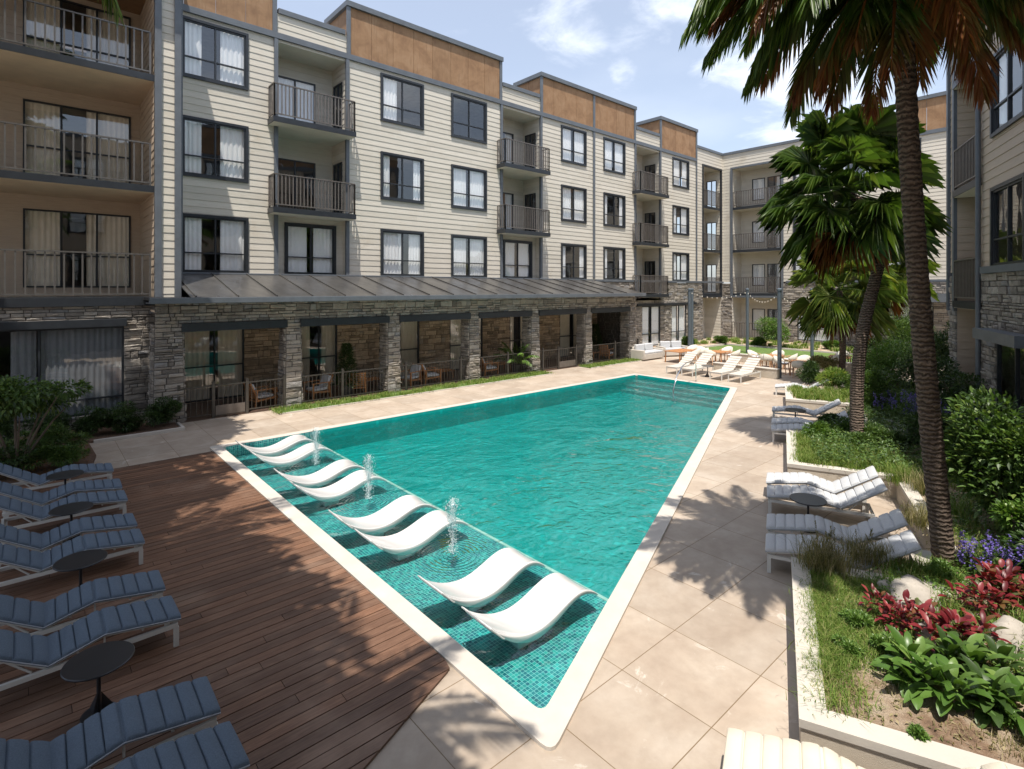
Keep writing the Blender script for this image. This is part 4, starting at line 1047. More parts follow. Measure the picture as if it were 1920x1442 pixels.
for (px, py, k, lb) in ((1655,1170,.7,'small red leaved plant nearest the paving'), (1690,1195,.65,'small red leaved plant beside the dark boulder'), (1765,1205,1.2,'large red leaved plant left of the grey boulder'), (1815,1225,1.1,'red leaved plant just above the broad green leaves'), (1830,1150,1.1,'red leaved plant behind the grey boulder, left one'), (1880,1120,1.2,'bright red leaved plant below the purple flowers'), (1915,1140,1.1,'red leaved plant at the right edge of the photo')):
    rosette('red_leaved_plant', L3(px, py), 9, .12*k, .052*k, 'leafred', lb, group=rg_, stems=8, spread=.085*k, el=(5, 70), z=.08)
bgp = 'broad leaved green plants at the front of the near bed'
for (px, py, k, lb) in ((1705,1270,1.,'broad leaved plant at the left end of its row'), (1745,1310,1.05,'broad leaved plant, second from the left in the front row'), (1795,1330,1.1,'broad leaved plant in the middle of the front row'), (1850,1340,1.15,'broad leaved plant, front row, right of the middle'), (1905,1345,1.1,'broad leaved plant at the right end of the front row'), (1770,1265,1.0,'broad leaved plant in the back row under the red leaves'), (1825,1270,1.1,'broad leaved plant in the back row, middle'), (1880,1275,1.1,'broad leaved plant in the back row by the grey boulder')):
    rosette('broad_leaved_plant', L3(px, py), 13, .22*k, .085*k, 'leafbright' if px % 2 else 'leaf', lb, group=bgp, stems=2, spread=.05, el=(8, 75), droop=.75)
flowers('salvia', L3(1840, 1075), .30, 34, 'petal', 'pale purple salvia to the right of the near palm foot', .42)
flowers('salvia', L3(1900, 1080), .26, 26, 'petal', 'purple salvia at the right edge under the big shrub', .46)
flowers('salvia', L3(1700, 790), .75, 90, 'petal', 'violet salvia drift left of the near palm trunk before the dark hedge', .75)
flowers('salvia', L3(1800, 800), .75, 60, 'petal', 'violet salvia drift in shade right of the near palm trunk', .7)
bush('broadleaf_shrub', SN(10.3, 3.15)+(ZS,), (.95, 1.0, 1.02), 9000, .13, .055, 'leaf', 'big glossy green shrub right of the near palm trunk', lumps=14)
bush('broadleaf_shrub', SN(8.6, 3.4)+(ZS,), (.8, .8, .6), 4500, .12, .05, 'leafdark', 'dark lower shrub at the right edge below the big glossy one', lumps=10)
bush('broadleaf_shrub', SN(9.4, 3.0)+(ZS,), (.5, .5, .42), 2500, .11, .05, 'leafbright', 'bright twiggy shrub at the front foot of the big glossy one', lumps=8)
# middle bed
grassfield('bed_grass', [SN(*q) for q in ((12.7,.4),(15.3,.45),(15.3,1.2),(12.7,3.4))], 24000, .15, .009, ZS, 'grass', lean=.7, clump=420)
mg = 'spreading shrubs in the middle bed'
for (px, py, r, m_, lb) in ((1540,822,.36,'leafbright','grassy bright shrub at the pool side end of the middle bed'), (1580,818,.42,'leaf','spreading green shrub left of the leaning palm foot'), (1640,832,.42,'leaf','spreading green shrub right of the leaning palm foot'), (1680,842,.34,'leafdark','dark trailing shrub at the house side of the middle bed'), (1612,838,.3,'leaf','low green shrub in front of the leaning palm foot'), (1556,800,.3,'leafdark','dark shrub behind the bright grassy one in the middle bed')):
    bush('spreading_shrub', L3(px, py), (r, r, r*.5), 2600, .11, .022, m_, lb, group=mg, stems=False)
for k, (px, py, a, b_) in enumerate(((1655,795,.55,.3),(1690,802,.5,.28),(1640,812,.42,.25),(1712,812,.45,.26))):
    q = MB(); q.prism([(-a,-b_),(a*.8,-b_*.9),(a,b_*.6),(-a*.7,b_)], 0, .05); o = q.build('stepping_stone', MT['step'], bev=.01); o.location = L3(px, py, ZS+.01); o.rotation_euler = (0, 0, A3+k*.3)
    tag(o, ['grey stepping slab farthest from the leaning palm', 'grey stepping slab nearest the violet flowers', 'grey stepping slab nearest the leaning palm', 'grey stepping slab at the house end of the path'][k], 'stepping stone', 'stepping slabs between the beds')
# far bed
grassfield('far_bed_grass', [SN(*q) for q in ((19.9,.45),(22.2,.45),(22.2,2.3),(25,2.3),(25,4.5),(19.9,4.5))], 16000, .22, .016, ZS, 'grass', lean=.7, clump=260)
grassfield('garden_grass', [SN(*q) for q in ((13,3.2),(15.6,2.3),(19.6,2.3),(22,4.8),(13,4.8))], 12000, .18, .014, ZS, 'grass', lean=.8, clump=200)
for (px, py, r, hh_, m_, lb) in ((1515,720,.5,.45,'leafdark','dark grassy shrub at the pool end of the far bed'), (1560,728,.6,.4,'grass','olive grassy shrub in the middle of the far bed'), (1598,735,.5,.4,'leaf','green shrub of the far bed touching the leaning palm'), (1540,700,.55,.4,'grassdry','straw coloured plant behind the far bed')):
    bush('far_shrub', L3(px, py), (r, r, hh_), 2600, .16, .022, m_, lb, group='low shrubs in the far bed', stems=False)
hg = 'tall shrubs before the rear and right wings'
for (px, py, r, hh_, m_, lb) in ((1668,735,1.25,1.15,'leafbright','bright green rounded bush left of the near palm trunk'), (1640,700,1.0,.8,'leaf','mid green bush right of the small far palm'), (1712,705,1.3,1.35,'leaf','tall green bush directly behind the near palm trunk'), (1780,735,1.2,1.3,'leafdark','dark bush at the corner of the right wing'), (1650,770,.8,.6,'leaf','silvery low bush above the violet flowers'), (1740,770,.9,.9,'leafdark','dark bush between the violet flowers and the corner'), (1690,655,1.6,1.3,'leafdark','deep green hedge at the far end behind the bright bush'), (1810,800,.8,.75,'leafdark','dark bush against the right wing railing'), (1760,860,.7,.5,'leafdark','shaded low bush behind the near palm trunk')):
    bush('garden_shrub', L3(px, py), (r, r, hh_), 6000, .10+.03*(r > 1), .04, m_, lb, group=hg, lumps=13)

# ================================================================ palms
def palm_feather():
    bx, by = SN(8.95, 1.98); C_ = Vector((8.42, 2.0, 7.75))
    root = tag(empty('feather_palm', (bx, by, ZS)), 'tall near palm with drooping feather fronds, browning at their tips', 'palm tree')
    o0 = Vector((bx, by, ZS)); q = MB()
    x1, y1 = 8.72, 1.85
    C_ = camp(1690, -110, 5.9); rings(q, [Vector((0,0,-.1))]+[camp(a_, b_, c_)-o0 for a_, b_, c_ in ((1745,800,7.0),(1724,560,6.7),(1706,300,6.35),(1693,50,6.0),(1690,-110,5.9))], (.128, .09), 16); q.build('trunk', MT['trunk'], root, True, ang=60)
    c_ = C_-o0; k = 0
    def addf(az, el, L, dr, dead, ll=.55, nl=54):
        V, F, pts = feather(R(az), R(el), L, dr, nl, ll); me_ = npmesh('frond', V, F, MT[{0: 'palm', 1: 'palmdead', 2: 'palmtip'}[int(dead)]])
        o = inst('frond', me_, root, c_); q = MB(); q.tube([tuple(p_) for p_ in pts], [.03*(1-.85*i/len(pts)) for i in range(len(pts))], 5); q.build('rachis', MT['palm' if not dead else 'palmdead'], o)
    for k in range(20): addf(k*18+rng.uniform(-8, 8), rng.uniform(28, 62), rng.uniform(2.2, 2.7), rng.uniform(1.5, 2.1), False, .55, 84)
    for k in range(18): addf(k*20+10+rng.uniform(-8, 8), rng.uniform(-5, 25), rng.uniform(2.0, 2.5), rng.uniform(1.3, 1.8), 2 if k % 2 else 0, .55, 84)
    for k in range(13): addf(k*27.7+rng.uniform(-10, 10), rng.uniform(-50, -18), rng.uniform(1.5, 1.95), rng.uniform(.9, 1.3), 2 if k % 4 else 1, .48, 56)
    addf(138, 30, 2.6, 1.9, False, .6, 84); addf(122, 12, 2.4, 1.6, False, .6, 60); addf(160, 15, 2.4, 1.6, False, .6, 60)
palm_feather()
def palm_fan(name, base, path, r, cl, n, pet, L, label, dead=8, els=(-50, 75), mat='palm'):
    root = tag(empty(name, base), label, 'palm tree'); q = MB(); rings(q, [Vector(p_) for p_ in path], r, 12); q.build('trunk', MT['trunk'], root, True, ang=60)
    c_ = Vector(path[-1])
    for k in range(n+dead):
        dd_ = k >= n; f = (k+.5)/n
        az = k*2.39996+rng.uniform(-.5, .5); el = R(els[1]+(els[0]-els[1])*(f**.8)+rng.uniform(-14, 14)) if not dd_ else R(rng.uniform(-78, -50))
        V, F, hub = fan(az, el+rng.uniform(-.12, .12), pet*rng.uniform(.8, 1.1)*(1 if not dd_ else .75), L*rng.uniform(.85, 1.1)*(1 if not dd_ else .75), droop=.34 if not dd_ else .5, n=42)
        V = V+np.array([0, 0, cl*(1-f) if not dd_ else -.1])
        o = inst('fan_leaf', npmesh('fan_leaf', V, F, MT['palmdead' if dd_ else mat]), root, c_)
        q = MB(); h0 = np.array([0, 0, cl*(1-f)*.6 if not dd_ else -.05]); q.tube([tuple(h0), tuple(hub*.5+h0+[0,0,.03]), tuple(hub+np.array([0,0,cl*(1-f) if not dd_ else -.1]))], [.018,.013,.009], 4); q.build('leaf_stalk', MT['palm'], o)
    return root
b = SN(15.0, 1.67); B0 = Vector((b[0], b[1], ZS))
palm_fan('fan_palm', B0, [Vector((0,0,-.1))]+[camp(px, py, Z)-B0 for px, py, Z in ((1607,720,12.8),(1618,620,12.8),(1642,520,12.85),(1656,450,12.9),(1635,400,12.95),(1592,365,13.0))], (.145, .10), .6, 48, 1.1, 1.02, 'leaning fan palm with a dense round crown, behind the near palm', dead=12)
b = L3(1578, 700); B0 = Vector(b)
palm_fan('fan_palm', B0, [Vector((0,0,-.1))]+[camp(px, py, 22.6)-B0 for px, py in ((1580,650),(1577,590),(1574,545))], (.13, .10), .6, 28, 1.2, 1.2, 'short fan palm with brown lower leaves by the dining tables', dead=10, mat='palmlight')
b = L3(1648, 690); B0 = Vector(b)
palm_fan('fan_palm', B0, [Vector((0,0,-.1))]+[camp(px, py, 24.5)-B0 for px, py in ((1648,620),(1645,540),(1640,505))], (.13, .10), .6, 28, 1.3, 1.3, 'yellow green fan palm right of and behind the short one', dead=4, mat='palmlight')

# ================================================================ large shade trees just outside the frame, behind and left of the camera
def shade_tree(base, lobes, n, label, trunk_to):
    root = tag(empty('shade_tree', base), label, 'tree'); q = MB(); b0 = Vector(base)
    for tt in trunk_to:
        e = Vector(tt)-b0; q.tube([(0,0,-.2), (e.x*.05, e.y*.05, e.z*.35), tuple(e*.6+Vector((0,0,.8))), tuple(e)], [.32,.24,.12,.05], 8)
    q.build('trunk', MT['bark'], root, True)
    VV = []; FF = []; o_ = 0; vol = [rx*ry for (_, (rx, ry, rz)) in lobes]; tot = sum(vol)
    for (c_, r_), vv in zip(lobes, vol):
        m_ = int(n*vv/tot); P, D = cloud(np.array(c_)-np.array(base), r_, m_, 20, .05); D = D+rng.normal(0, .6, D.shape)
        V, F = leafarrays(P, D, .30*rng.uniform(.7, 1.2, m_), .15, droop=.25); VV.append(V); FF.append(F+o_); o_ += len(V)
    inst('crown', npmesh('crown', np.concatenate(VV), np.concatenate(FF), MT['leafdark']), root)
shade_tree((-6.5, 8.5, 0), [((-3.5,12.5,11.6),(2.9,2.6,1.2)), ((-2.1,9.3,11.2),(2.0,2.6,1.0)), ((-.3,15.0,13.6),(2.0,1.7,.8)), ((-.9,12.6,12.8),(1.7,1.6,.7)), ((.5,13.2,13.2),(1.3,1.5,.6)), ((-.6,12.9,12.6),(1.7,2.2,.9)), ((-5,8.5,11.5),(3,3,1.5)), ((-1.0,11.4,9.75),(1.0,.8,.55)), ((-3.6,15.6,13.4),(2.2,1.6,.9)), ((-2.4,6.3,10.9),(2.3,2.2,.9)), ((-.7,5.4,10.7),(1.4,1.7,.6)), ((-.4,9.6,11.6),(1.1,1.3,.5)), ((.1,13.9,13.6),(1.7,1.6,.7)), ((-.4,12.4,13.0),(1.7,1.4,.6)), ((-2.9,9.8,12.2),(2.6,3.0,1.0)), ((-.6,14.6,13.2),(1.7,1.9,.8)), ((-3.2,13.8,12.6),(2.6,2.4,1.0)), ((-.7,12.9,13.2),(1.2,2.0,.7))], 120000, 'tall broad tree overhanging the deck, only hanging leaf tips in view', [(-3.5,12,11.3),(-1.3,9.3,11),(-5,8,11.5),(-.6,12.5,12.3)])
shade_tree((-4.5, -2.5, 0), [((-2.9,1.2,9.8),(2.4,2.4,.9)), ((.1,1.7,9.2),(.95,1.3,.5)), ((-.2,-.2,9.0),(1.3,1.2,.5)), ((-.9,3.6,10.8),(1.6,1.8,.7)), ((-2.6,3.5,10.3),(2.6,2.8,1.1)), ((-1.0,1.4,9.9),(1.5,2.0,.8)), ((-5.5,4,11),(2.5,3,1.2)), ((-4,-.5,10.5),(3,2.6,1.4))], 50000, 'broad tree behind the viewpoint shading the near end of the deck', [(-2.5,3,10),(-.3,1.5,9.7),(-4,-1,10)])

def shade_palm(base, top, n, L, label):
    root = tag(empty('shade_palm', base), label, 'palm tree'); b0 = Vector(base); c_ = Vector(top)-b0; q = MB(); rings(q, [Vector((0,0,-.1)), c_*.35+Vector((0,0,.6)), c_*.7+Vector((0,0,.5)), c_], (.17, .12), 12); q.build('trunk', MT['trunk'], root, True)
    for k in range(n):
        V, F, pts = feather(k*2.4+rng.uniform(-.2,.2), R(60-75*(k/n)), L*rng.uniform(.85, 1.1), 1.5, 56, .55); inst('frond', npmesh('frond', V, F, MT['palm']), root, c_)
shade_palm((-3.2, 2.2, 0), (-.9, 7.6, 9.4), 18, 2.9, 'palm leaning over the deck from behind the viewpoint, only its shadow seen')
shade_palm((-3.6, -1.2, 0), (-.2, 2.4, 8.8), 15, 2.6, 'palm behind the viewpoint shading the near corner of the pool')
shade_palm((-7.0, 13.0, 0), (-.6, 11.6, 11.6), 11, 2.6, 'palm leaning in from the left above the far end of the deck')
def litter(name, poly, n, L, W, z, mat, hgt=.05):
    q_ = scatter(poly, n); P = np.column_stack([q_, z+rng.uniform(0, hgt, n)]); D = rng.normal(0, 1, (n, 3)); D[:, 2] = np.abs(D[:, 2])*.5
    V, F = leafarrays(P, D, L*rng.uniform(.5, 1.3, n), W); tag(inst(name, npmesh(name, V, F, MT[mat])), kind='stuff')
litter('ground_cover', [SN(*q) for q in ((6.2,1.0),(8.1,1.0),(9.1,2.3),(12,2.4),(12,4.6),(6.2,4.6))], 16000, .055, .022, ZS, 'leafbright', .13)
litter('near_ground_cover', [SN(*q) for q in ((6.0,.5),(8.0,.5),(8.0,3.6),(6.4,3.2))], 6500, .035, .013, ZS, 'leafbright', .06)
litter('leaf_litter', [SN(*q) for q in ((5.4,.4),(8.1,.4),(12,2.4),(12,4.6),(5.4,4.6))], 5000, .05, .018, ZS, 'grassdry', .012)
litter('bed_ground_cover', [SN(*q) for q in ((12.7,.7),(15.2,.7),(19.7,2.3),(25,2.6),(25,4.6),(12.7,4.6))], 26000, .085, .034, ZS, 'leaf', .28)
litter('mulch_litter', [(-3,15),(.9,15),(1.1,17.5),(-3,17.5)], 2500, .06, .02, .05, 'palmdead', .02)
# left-hand planting
bl = MB(); bl.prism([(-8,14.95),(.95,14.95),(1.15,16.2),(1.1,17.62),(-8,17.62)], .005, .05); tag(bl.build('mulch_bed', MT['mulch']), kind='structure')
bl = MB(); bl.prism([(-8,17.75),(3.15,17.75),(3.15,19.5),(-8,19.5)], .005, .06); tag(bl.build('hedge_soil', MT['mulch']), kind='structure')
q = MB(); q.box(1.2, 3.25, 17.62, 17.70, 0, .09); q.box(3.17, 3.25, 17.70, 18.4, 0, .09); tag(q.build('bed_kerb', MT['coping'], bev=.008), kind='structure')
lg = 'low hedge shrubs along the stone wall on the left'
for (x, y_, r, hh_, lb) in ((2.75,18.3,.5,.33,'low hedge shrub at the stone pier end of the left hedge'), (1.95,18.35,.55,.35,'low hedge shrub, second from the stone pier'), (1.1,18.35,.55,.36,'low hedge shrub, third from the stone pier'), (.3,18.4,.6,.36,'low hedge shrub, fourth from the stone pier'), (-.6,18.4,.6,.38,'low hedge shrub farthest from the stone pier')):
    bush('hedge_shrub', (x, y_, .05), (r*1.15, r, hh_*1.25), 4000, .08, .03, 'leafdark', lb, group=lg, stems=False)
for (x, y_, r, hh_, lb) in ((.45,16.6,.6,.38,'round bush on mulch beside the dark paving'), (-.5,15.6,.8,.36,'spreading bush on mulch behind the first deck lounger'), (-.5,17.0,.6,.4,'bush on mulch at the foot of the small tree'), (.35,15.5,.55,.26,'low bush on mulch nearest the deck corner')):
    bush('bed_bush', (x, y_, .05), (r, r, hh_), 3400, .08, .03, 'leafdark' if 'spreading' in lb else 'leaf', lb, group='bushes on the mulch bed at the left', stems=False)
root = tag(empty('small_tree', (-.25, 15.6, .05)), 'small multi stemmed tree with dark oval leaves at the left edge', 'tree'); q = MB(); tips = []
for k in range(8):
    a = k*.8; e = Vector((math.cos(a)*.85, math.sin(a)*.85, 1.35+.3*(k % 3))); q.tube([(0,0,0), tuple(e*.35+Vector((0,0,.1))), tuple(e*.7+Vector((0,0,.1))), tuple(e)], [.035,.025,.016,.008], 6)
q.build('trunk', MT['bark'], root, True); P, D = cloud((0,0,1.65), (1.25,1.2,.62), 3600, 14); D = D+rng.normal(0,.5,D.shape); V, F = leafarrays(P, D, .13*rng.uniform(.7,1.2,len(P)), .055, droop=.3); inst('crown', npmesh('crown', V, F, MT['leaf']), root)
# grass strips by the fence
for nm, x0, x1 in (('strip_grass', 5.9, 18.2), ('strip_grass', 21.0, 25.6)):
    q = MB(); q.box(x0, x1, 17.76, 17.80, 0, .045); tag(q.build('lawn_kerb', MT['coping']), kind='structure')
    q = MB(); q.prism([(x0,17.805),(x1,17.805),(x1,18.6),(x0,18.6)], .006, .035); tag(q.build('strip_soil', MT['turf']), kind='structure')
    grassfield(nm, [(x0,17.84),(x1,17.84),(x1,18.58),(x0,18.58)], int((x1-x0)*900), .12, .012, .03, 'grass', lean=.8, clump=int((x1-x0)*26))
# rear lawn, beds and shrubs
q = MB(); q.prism([(31,8),(36.6,8),(36.6,18.6),(33.4,18.8),(31,15.5)], .006, .045); tag(q.build('lawn', MT['turf']), kind='structure')
q = MB(); q.prism([(36.9,5),(41.3,5),(41.3,21.3),(31,21.3),(33,19.1),(36.9,19.1)], .006, .10); tag(q.build('rear_bed', MT['soil']), kind='structure')
q = MB()
for (ax, ay), (bx, by) in (((36.75,8),(36.75,18.85)), ((36.75,18.85),(33.2,19.0)), ((33.2,19.0),(30.8,15.7))): q.bar((ax,ay,.06), (bx,by,.06), .14, .13)
tag(q.build('lawn_border', MT['coping']), kind='structure')
grassfield('rear_groundcover', [(37,6),(41,6),(41,21),(32,21),(33.5,19.3),(37,19.3)], 7000, .28, .03, .1, 'grass', lean=.8, clump=150)
for (px, py, r, hh_, m_, lb) in ((1455,652,1.25,1.15,'leafbright','large round bush in front of the rear wing balconies'), (1352,644,.5,.3,'leaf','small shrub at the left end of the rear lawn bed'), (1420,648,.5,.28,'leaf','small shrub in the middle of the rear lawn bed'), (1560,655,.5,.3,'leafbright','small bright shrub at the right end of the rear lawn'), (1290,648,.5,.35,'leaf','small shrub between the two tall ground floor windows')):
    bush('rear_shrub', L3(px, py, .1), (r, r, hh_), 3000, .16, .06, m_, lb, group='shrubs around the rear lawn', stems=False)
# ================================================================ sun loungers
def make_lounger():
    root = empty('sun_lounger'); prof = [(0,.285),(.68,.395),(1.13,.275),(1.80,.70)]; W_ = .54
    f = MB()
    for y_ in (-W_/2+.02, W_/2-.02): f.bar((.03,y_,.235), (1.62,y_,.235), .035, .045)
    for x in (.04, 1.60): f.bar((x,-W_/2+.04,.235), (x,W_/2-.04,.235), .035, .044)
    for y_ in (-W_/2+.05, W_/2-.05):
        for (x0, z0), (x1, z1) in zip(prof[:-1], prof[1:]): f.bar((x0+.01,y_,z0-.018), (x1-.01,y_,z1-.018), .022, .024)
    for x in (.35, .9): f.bar((x,-W_/2+.04,.30), (x,W_/2-.04,.30), .02, .02)
    for y_ in (-.2, .2): f.bar((1.50,y_,.50), (1.25,y_,.25), .018, .018); f.bar((.68,y_,.385), (.68,y_,.25), .018, .018)
    f.build('frame', MT['whitemetal'], root)
    for x in (.045, 1.58):
        for y_ in (-W_/2+.02, W_/2-.02):
            q = MB(); q.bar((x,y_,0), (x,y_,.2125), .034, .05, up=(1,0,0)); q.build('leg', MT['whitemetal'], root)
    c_ = MB(); rows = []; edge = []
    for k, ((x0, z0), (x1, z1)) in enumerate(zip(prof[:-1], prof[1:])):
        ns = (5, 4, 5)[k]; L = math.hypot(x1-x0, z1-z0); nx_, nz_ = -(z1-z0)/L, (x1-x0)/L
        for s_ in range(ns):
            for t_ in (.02, .06, .14, .5, .86, .94, .98):
                f_ = (s_+t_)/ns; puff = {.02: .030, .06: .046, .14: .052, .5: .056, .86: .052, .94: .046, .98: .030}[t_]
                rows.append((x0+(x1-x0)*f_, z0+(z1-z0)*f_, nx_, nz_, puff))
    ysx = [-1, -.985, -.93, -.5, 0, .5, .93, .985, 1]; prof_y = [.25, .68, .95, 1.0, 1.02, 1.0, .95, .68, .25]
    P = [[(x+nx_*p_*f_, y_*W_/2, z+nz_*p_*f_) for y_, f_ in zip(ysx, prof_y)] for (x, z, nx_, nz_, p_) in rows]
    c_.grid([list(reversed(r_)) for r_ in P][::-1]); bt = [[(x, y_*W_/2, z) for y_ in ysx] for (x, z, _, _, _) in rows]; c_.grid(bt[::-1])
    for sgn, idx in ((-1, 0), (1, -1)): c_.grid([[p_[idx] for p_ in P], [b_[idx] for b_ in bt]])
    c_.grid([P[0], bt[0]]); c_.grid([P[-1], bt[-1]])
    cu_ = c_.build('cushion', MT['canvas'], root, True, ang=50)
    q = MB()
    for sg in (-1, 1): q.tube([(x+nx_*.012, sg*(W_/2+.001), z+nz_*.012) for (x, z, nx_, nz_, p_) in rows], .006, 5)
    q.build('piping', MT['piping'], cu_); return root
lp = make_lounger(); grey_mesh = [c for c in lp.children if c.name.startswith('cushion')][0].data; first = [True]
def put(proto, loc, rz, label, cat, group, used={}):
    o = proto if proto.name not in used else copy_tree(proto)
    used[proto.name] = 1; o.location = loc; o.rotation_euler = (0, 0, rz); tag(o, label, cat, group); return o
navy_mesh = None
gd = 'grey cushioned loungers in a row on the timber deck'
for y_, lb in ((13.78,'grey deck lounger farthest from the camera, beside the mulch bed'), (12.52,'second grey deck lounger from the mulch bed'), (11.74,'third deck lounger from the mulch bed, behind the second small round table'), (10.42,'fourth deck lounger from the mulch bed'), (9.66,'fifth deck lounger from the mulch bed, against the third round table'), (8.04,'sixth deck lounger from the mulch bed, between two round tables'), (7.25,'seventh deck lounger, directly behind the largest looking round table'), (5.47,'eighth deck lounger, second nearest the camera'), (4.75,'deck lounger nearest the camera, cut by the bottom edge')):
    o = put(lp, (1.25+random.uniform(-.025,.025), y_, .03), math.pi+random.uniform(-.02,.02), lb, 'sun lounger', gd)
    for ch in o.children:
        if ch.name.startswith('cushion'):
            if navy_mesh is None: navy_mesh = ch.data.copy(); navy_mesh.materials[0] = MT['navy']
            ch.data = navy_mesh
gr = 'loungers standing in the bays of the raised beds'
for S_, N_, lb in ((8.73,-.16,'mostly shaded lounger nearest the camera in the first bay, behind feather grass'), (9.53,-.16,'shaded lounger with dappled light, right of the small dark table in the first bay'), (10.95,-.18,'sunlit white lounger with the small dark table in front'), (11.72,-.2,'farthest sunlit white lounger of the first bay, along the wall'), (15.98,-.16,'dappled lounger nearest the camera in the second bay'), (16.78,-.16,'second dappled lounger of the second bay'), (18.5,-.16,'farthest lounger of the second bay, behind the thin black table'), (22.95,-.1,'single lounger foot showing beyond the far bed'), (4.62,-.38,'cream lounger cut by the bottom edge beside the near bed wall')):
    x, y_ = SN(S_, N_); o = put(lp, (x, y_, 0), A3-math.pi/2+random.uniform(-.02,.02), lb, 'sun lounger', gr)
    for ch in o.children:
        if ch.name.startswith('cushion'): ch.data = grey_mesh
    if 'cream' in lb:
        for ch in o.children:
            if ch.name.startswith('cushion'):
                ch.data = ch.data.copy(); ch.data.materials[0] = MT['cream']; ch['label'] = 'cream cushion'
            gc = None
gf = 'white loungers in a row at the far end of the pool'
def make_flat():
    root = empty('sling_lounger'); W_ = .58; f = MB()
    for y_ in (-W_/2+.02, W_/2-.02): f.bar((.03,y_,.30), (1.9,y_,.30), .035, .05); f.bar((1.05,y_*.8,.33), (1.9,y_*.8,.86), .025, .025)
    for x in (.04, 1.88): f.bar((x,-W_/2+.04,.30), (x,W_/2-.04,.30), .035, .049)
    for y_ in (-.2, .2): f.bar((1.6,y_,.66), (1.55,y_,.32), .02, .02)
    f.build('frame', MT['whitemetal'], root)
    for x in (.045, 1.88):
        for y_ in (-W_/2+.02, W_/2-.02): q = MB(); q.bar((x,y_,0), (x,y_,.275), .036, .045, up=(1,0,0)); q.build('leg', MT['whitemetal'], root)
    q = MB(); n_ = 12
    pr = [(0,.335),(1.05,.345),(1.92,.885)]
    for (x0,z0),(x1,z1),k in ((pr[0],pr[1],6),(pr[1],pr[2],6)):
        for i in range(k):
            a = i/k+.01; b_ = (i+1)/k-.01; q.bar((x0+(x1-x0)*a,0,z0+(z1-z0)*a), (x0+(x1-x0)*b_,0,z0+(z1-z0)*b_), W_-.02, .035)
    q.build('sling', MT['wallwhite'], root, bev=.012); return root
fp = make_flat()
for y_, lb in ((14.12,'white lounger farthest left behind the chrome handrail'), (13.32,'white lounger second from the left beyond the pool'), (11.93,'white lounger third from the left beyond the pool, right of a thin table'), (11.08,'white lounger farthest right of four beyond the pool')):
    put(fp, (22.38, y_, 0), 0, lb, 'sun lounger', gf)
def make_table():
    root = empty('side_table'); q = MB(); q.lathe([(.0,.488),(.272,.488),(.278,.494),(.278,.502),(.272,.508),(.0,.508)], 40); q.build('tabletop', MT['table'], root, True, ang=30)
    q = MB(); q.tube([(0,0,.02),(0,0,.487)], .018, 10); q.build('stem', MT['table'], root, True)
    q = MB(); q.lathe([(.0,0),(.14,0),(.14,.012),(.03,.02),(.0,.02)], 24)
    for k in range(3): a = k*2.094; q.add([(.019*math.cos(a),.019*math.sin(a),.02),(.13*math.cos(a),.13*math.sin(a),.013),(.019*math.cos(a),.019*math.sin(a),.2)], [(0,1,2)])
    q.build('base', MT['table'], root); return root
tp = make_table(); gt = 'small round charcoal side tables between loungers'
for loc, lb in (((.47,6.36,.03),'round charcoal table nearest the camera on the deck'), ((.47,8.86,.03),'round charcoal table between the fifth and sixth deck loungers'), ((.47,11.03,.03),'round charcoal table between the third and fourth deck loungers'), ((.47,13.1,.03),'round charcoal table farthest away on the deck'), (SN(10.27,.45)+(0,),'round charcoal table among the loungers of the first garden bay'), (SN(17.65,.45)+(0,),'thin black table among the loungers of the second garden bay'), ((22.95,12.6,0),'thin dark table between the far white loungers')):
    put(tp, loc, 0, lb, 'side table', gt)

# ledge loungers standing in the shallow water
def make_shell():
    root = empty('ledge_lounger')
    tz = [(0,.37),(.06,.28),(.13,.195),(.22,.115),(.32,.068),(.42,.062),(.52,.105),(.62,.175),(.71,.232),(.79,.25),(.86,.222),(.93,.145),(1,.03)]
    th = [.028,.05,.080,.12,.155,.165,.16,.145,.125,.105,.085,.06,.035]
    ring = []
    for k, (s_, z) in enumerate(tz):
        x = 1.88*s_; w_ = .29*(.93 if k in (0, 12) else 1.0); t_ = th[k]; dip = .022 if 0 < k < 12 else .006
        sec = [(-1,-.012),(-.97,.0),(-.88,-.004)]+[(-.6,-dip*.8),(0,-dip),(.6,-dip*.8)]+[(.88,-.004),(.97,0),(1,-.012),(.985,-t_*.45),(.9,-t_*.9),(.6,-t_),(0,-t_*1.03),(-.6,-t_),(-.9,-t_*.9),(-.985,-t_*.45)]
        ring.append([(x, y_*w_, z+dz) for y_, dz in sec])
    q = MB(); n_ = len(ring[0]); i0_ = len(q.V)
    for r_ in ring: q.V += r_
    for a in range(len(ring)-1):
        for b_ in range(n_): j = (b_+1) % n_; q.F.append((a*n_+b_, (a+1)*n_+b_, (a+1)*n_+j, a*n_+j))
    q.F.append(tuple(range(n_))); q.F.append(tuple((len(ring)-1)*n_+k for k in range(n_-1,-1,-1)))
    o = q.build('shell', MT['shell'], root, True, ang=180); sm = o.modifiers.new('s', 'SUBSURF'); sm.levels = 2; sm.render_levels = 2
    q = MB()
    q.prism([(.55,-.14),(.85,-.14),(.85,.14),(.55,.14)], -.18, -.09)
    q.build('foot_block', MT['shell'], root, True, bev=.02)
    q = MB(); q.tube([(.20,-.285,.18),(.17,-.291,.200),(.02,-.272,.355),(.0,-.2,.38),(.0,.2,.38),(.02,.272,.355),(.17,.291,.200),(.20,.285,.18)], .010, 6); q.build('head_rim', MT['shell'], root, True)
    return root
sp = make_shell(); gs = 'white wave shaped loungers standing in the shallow water'
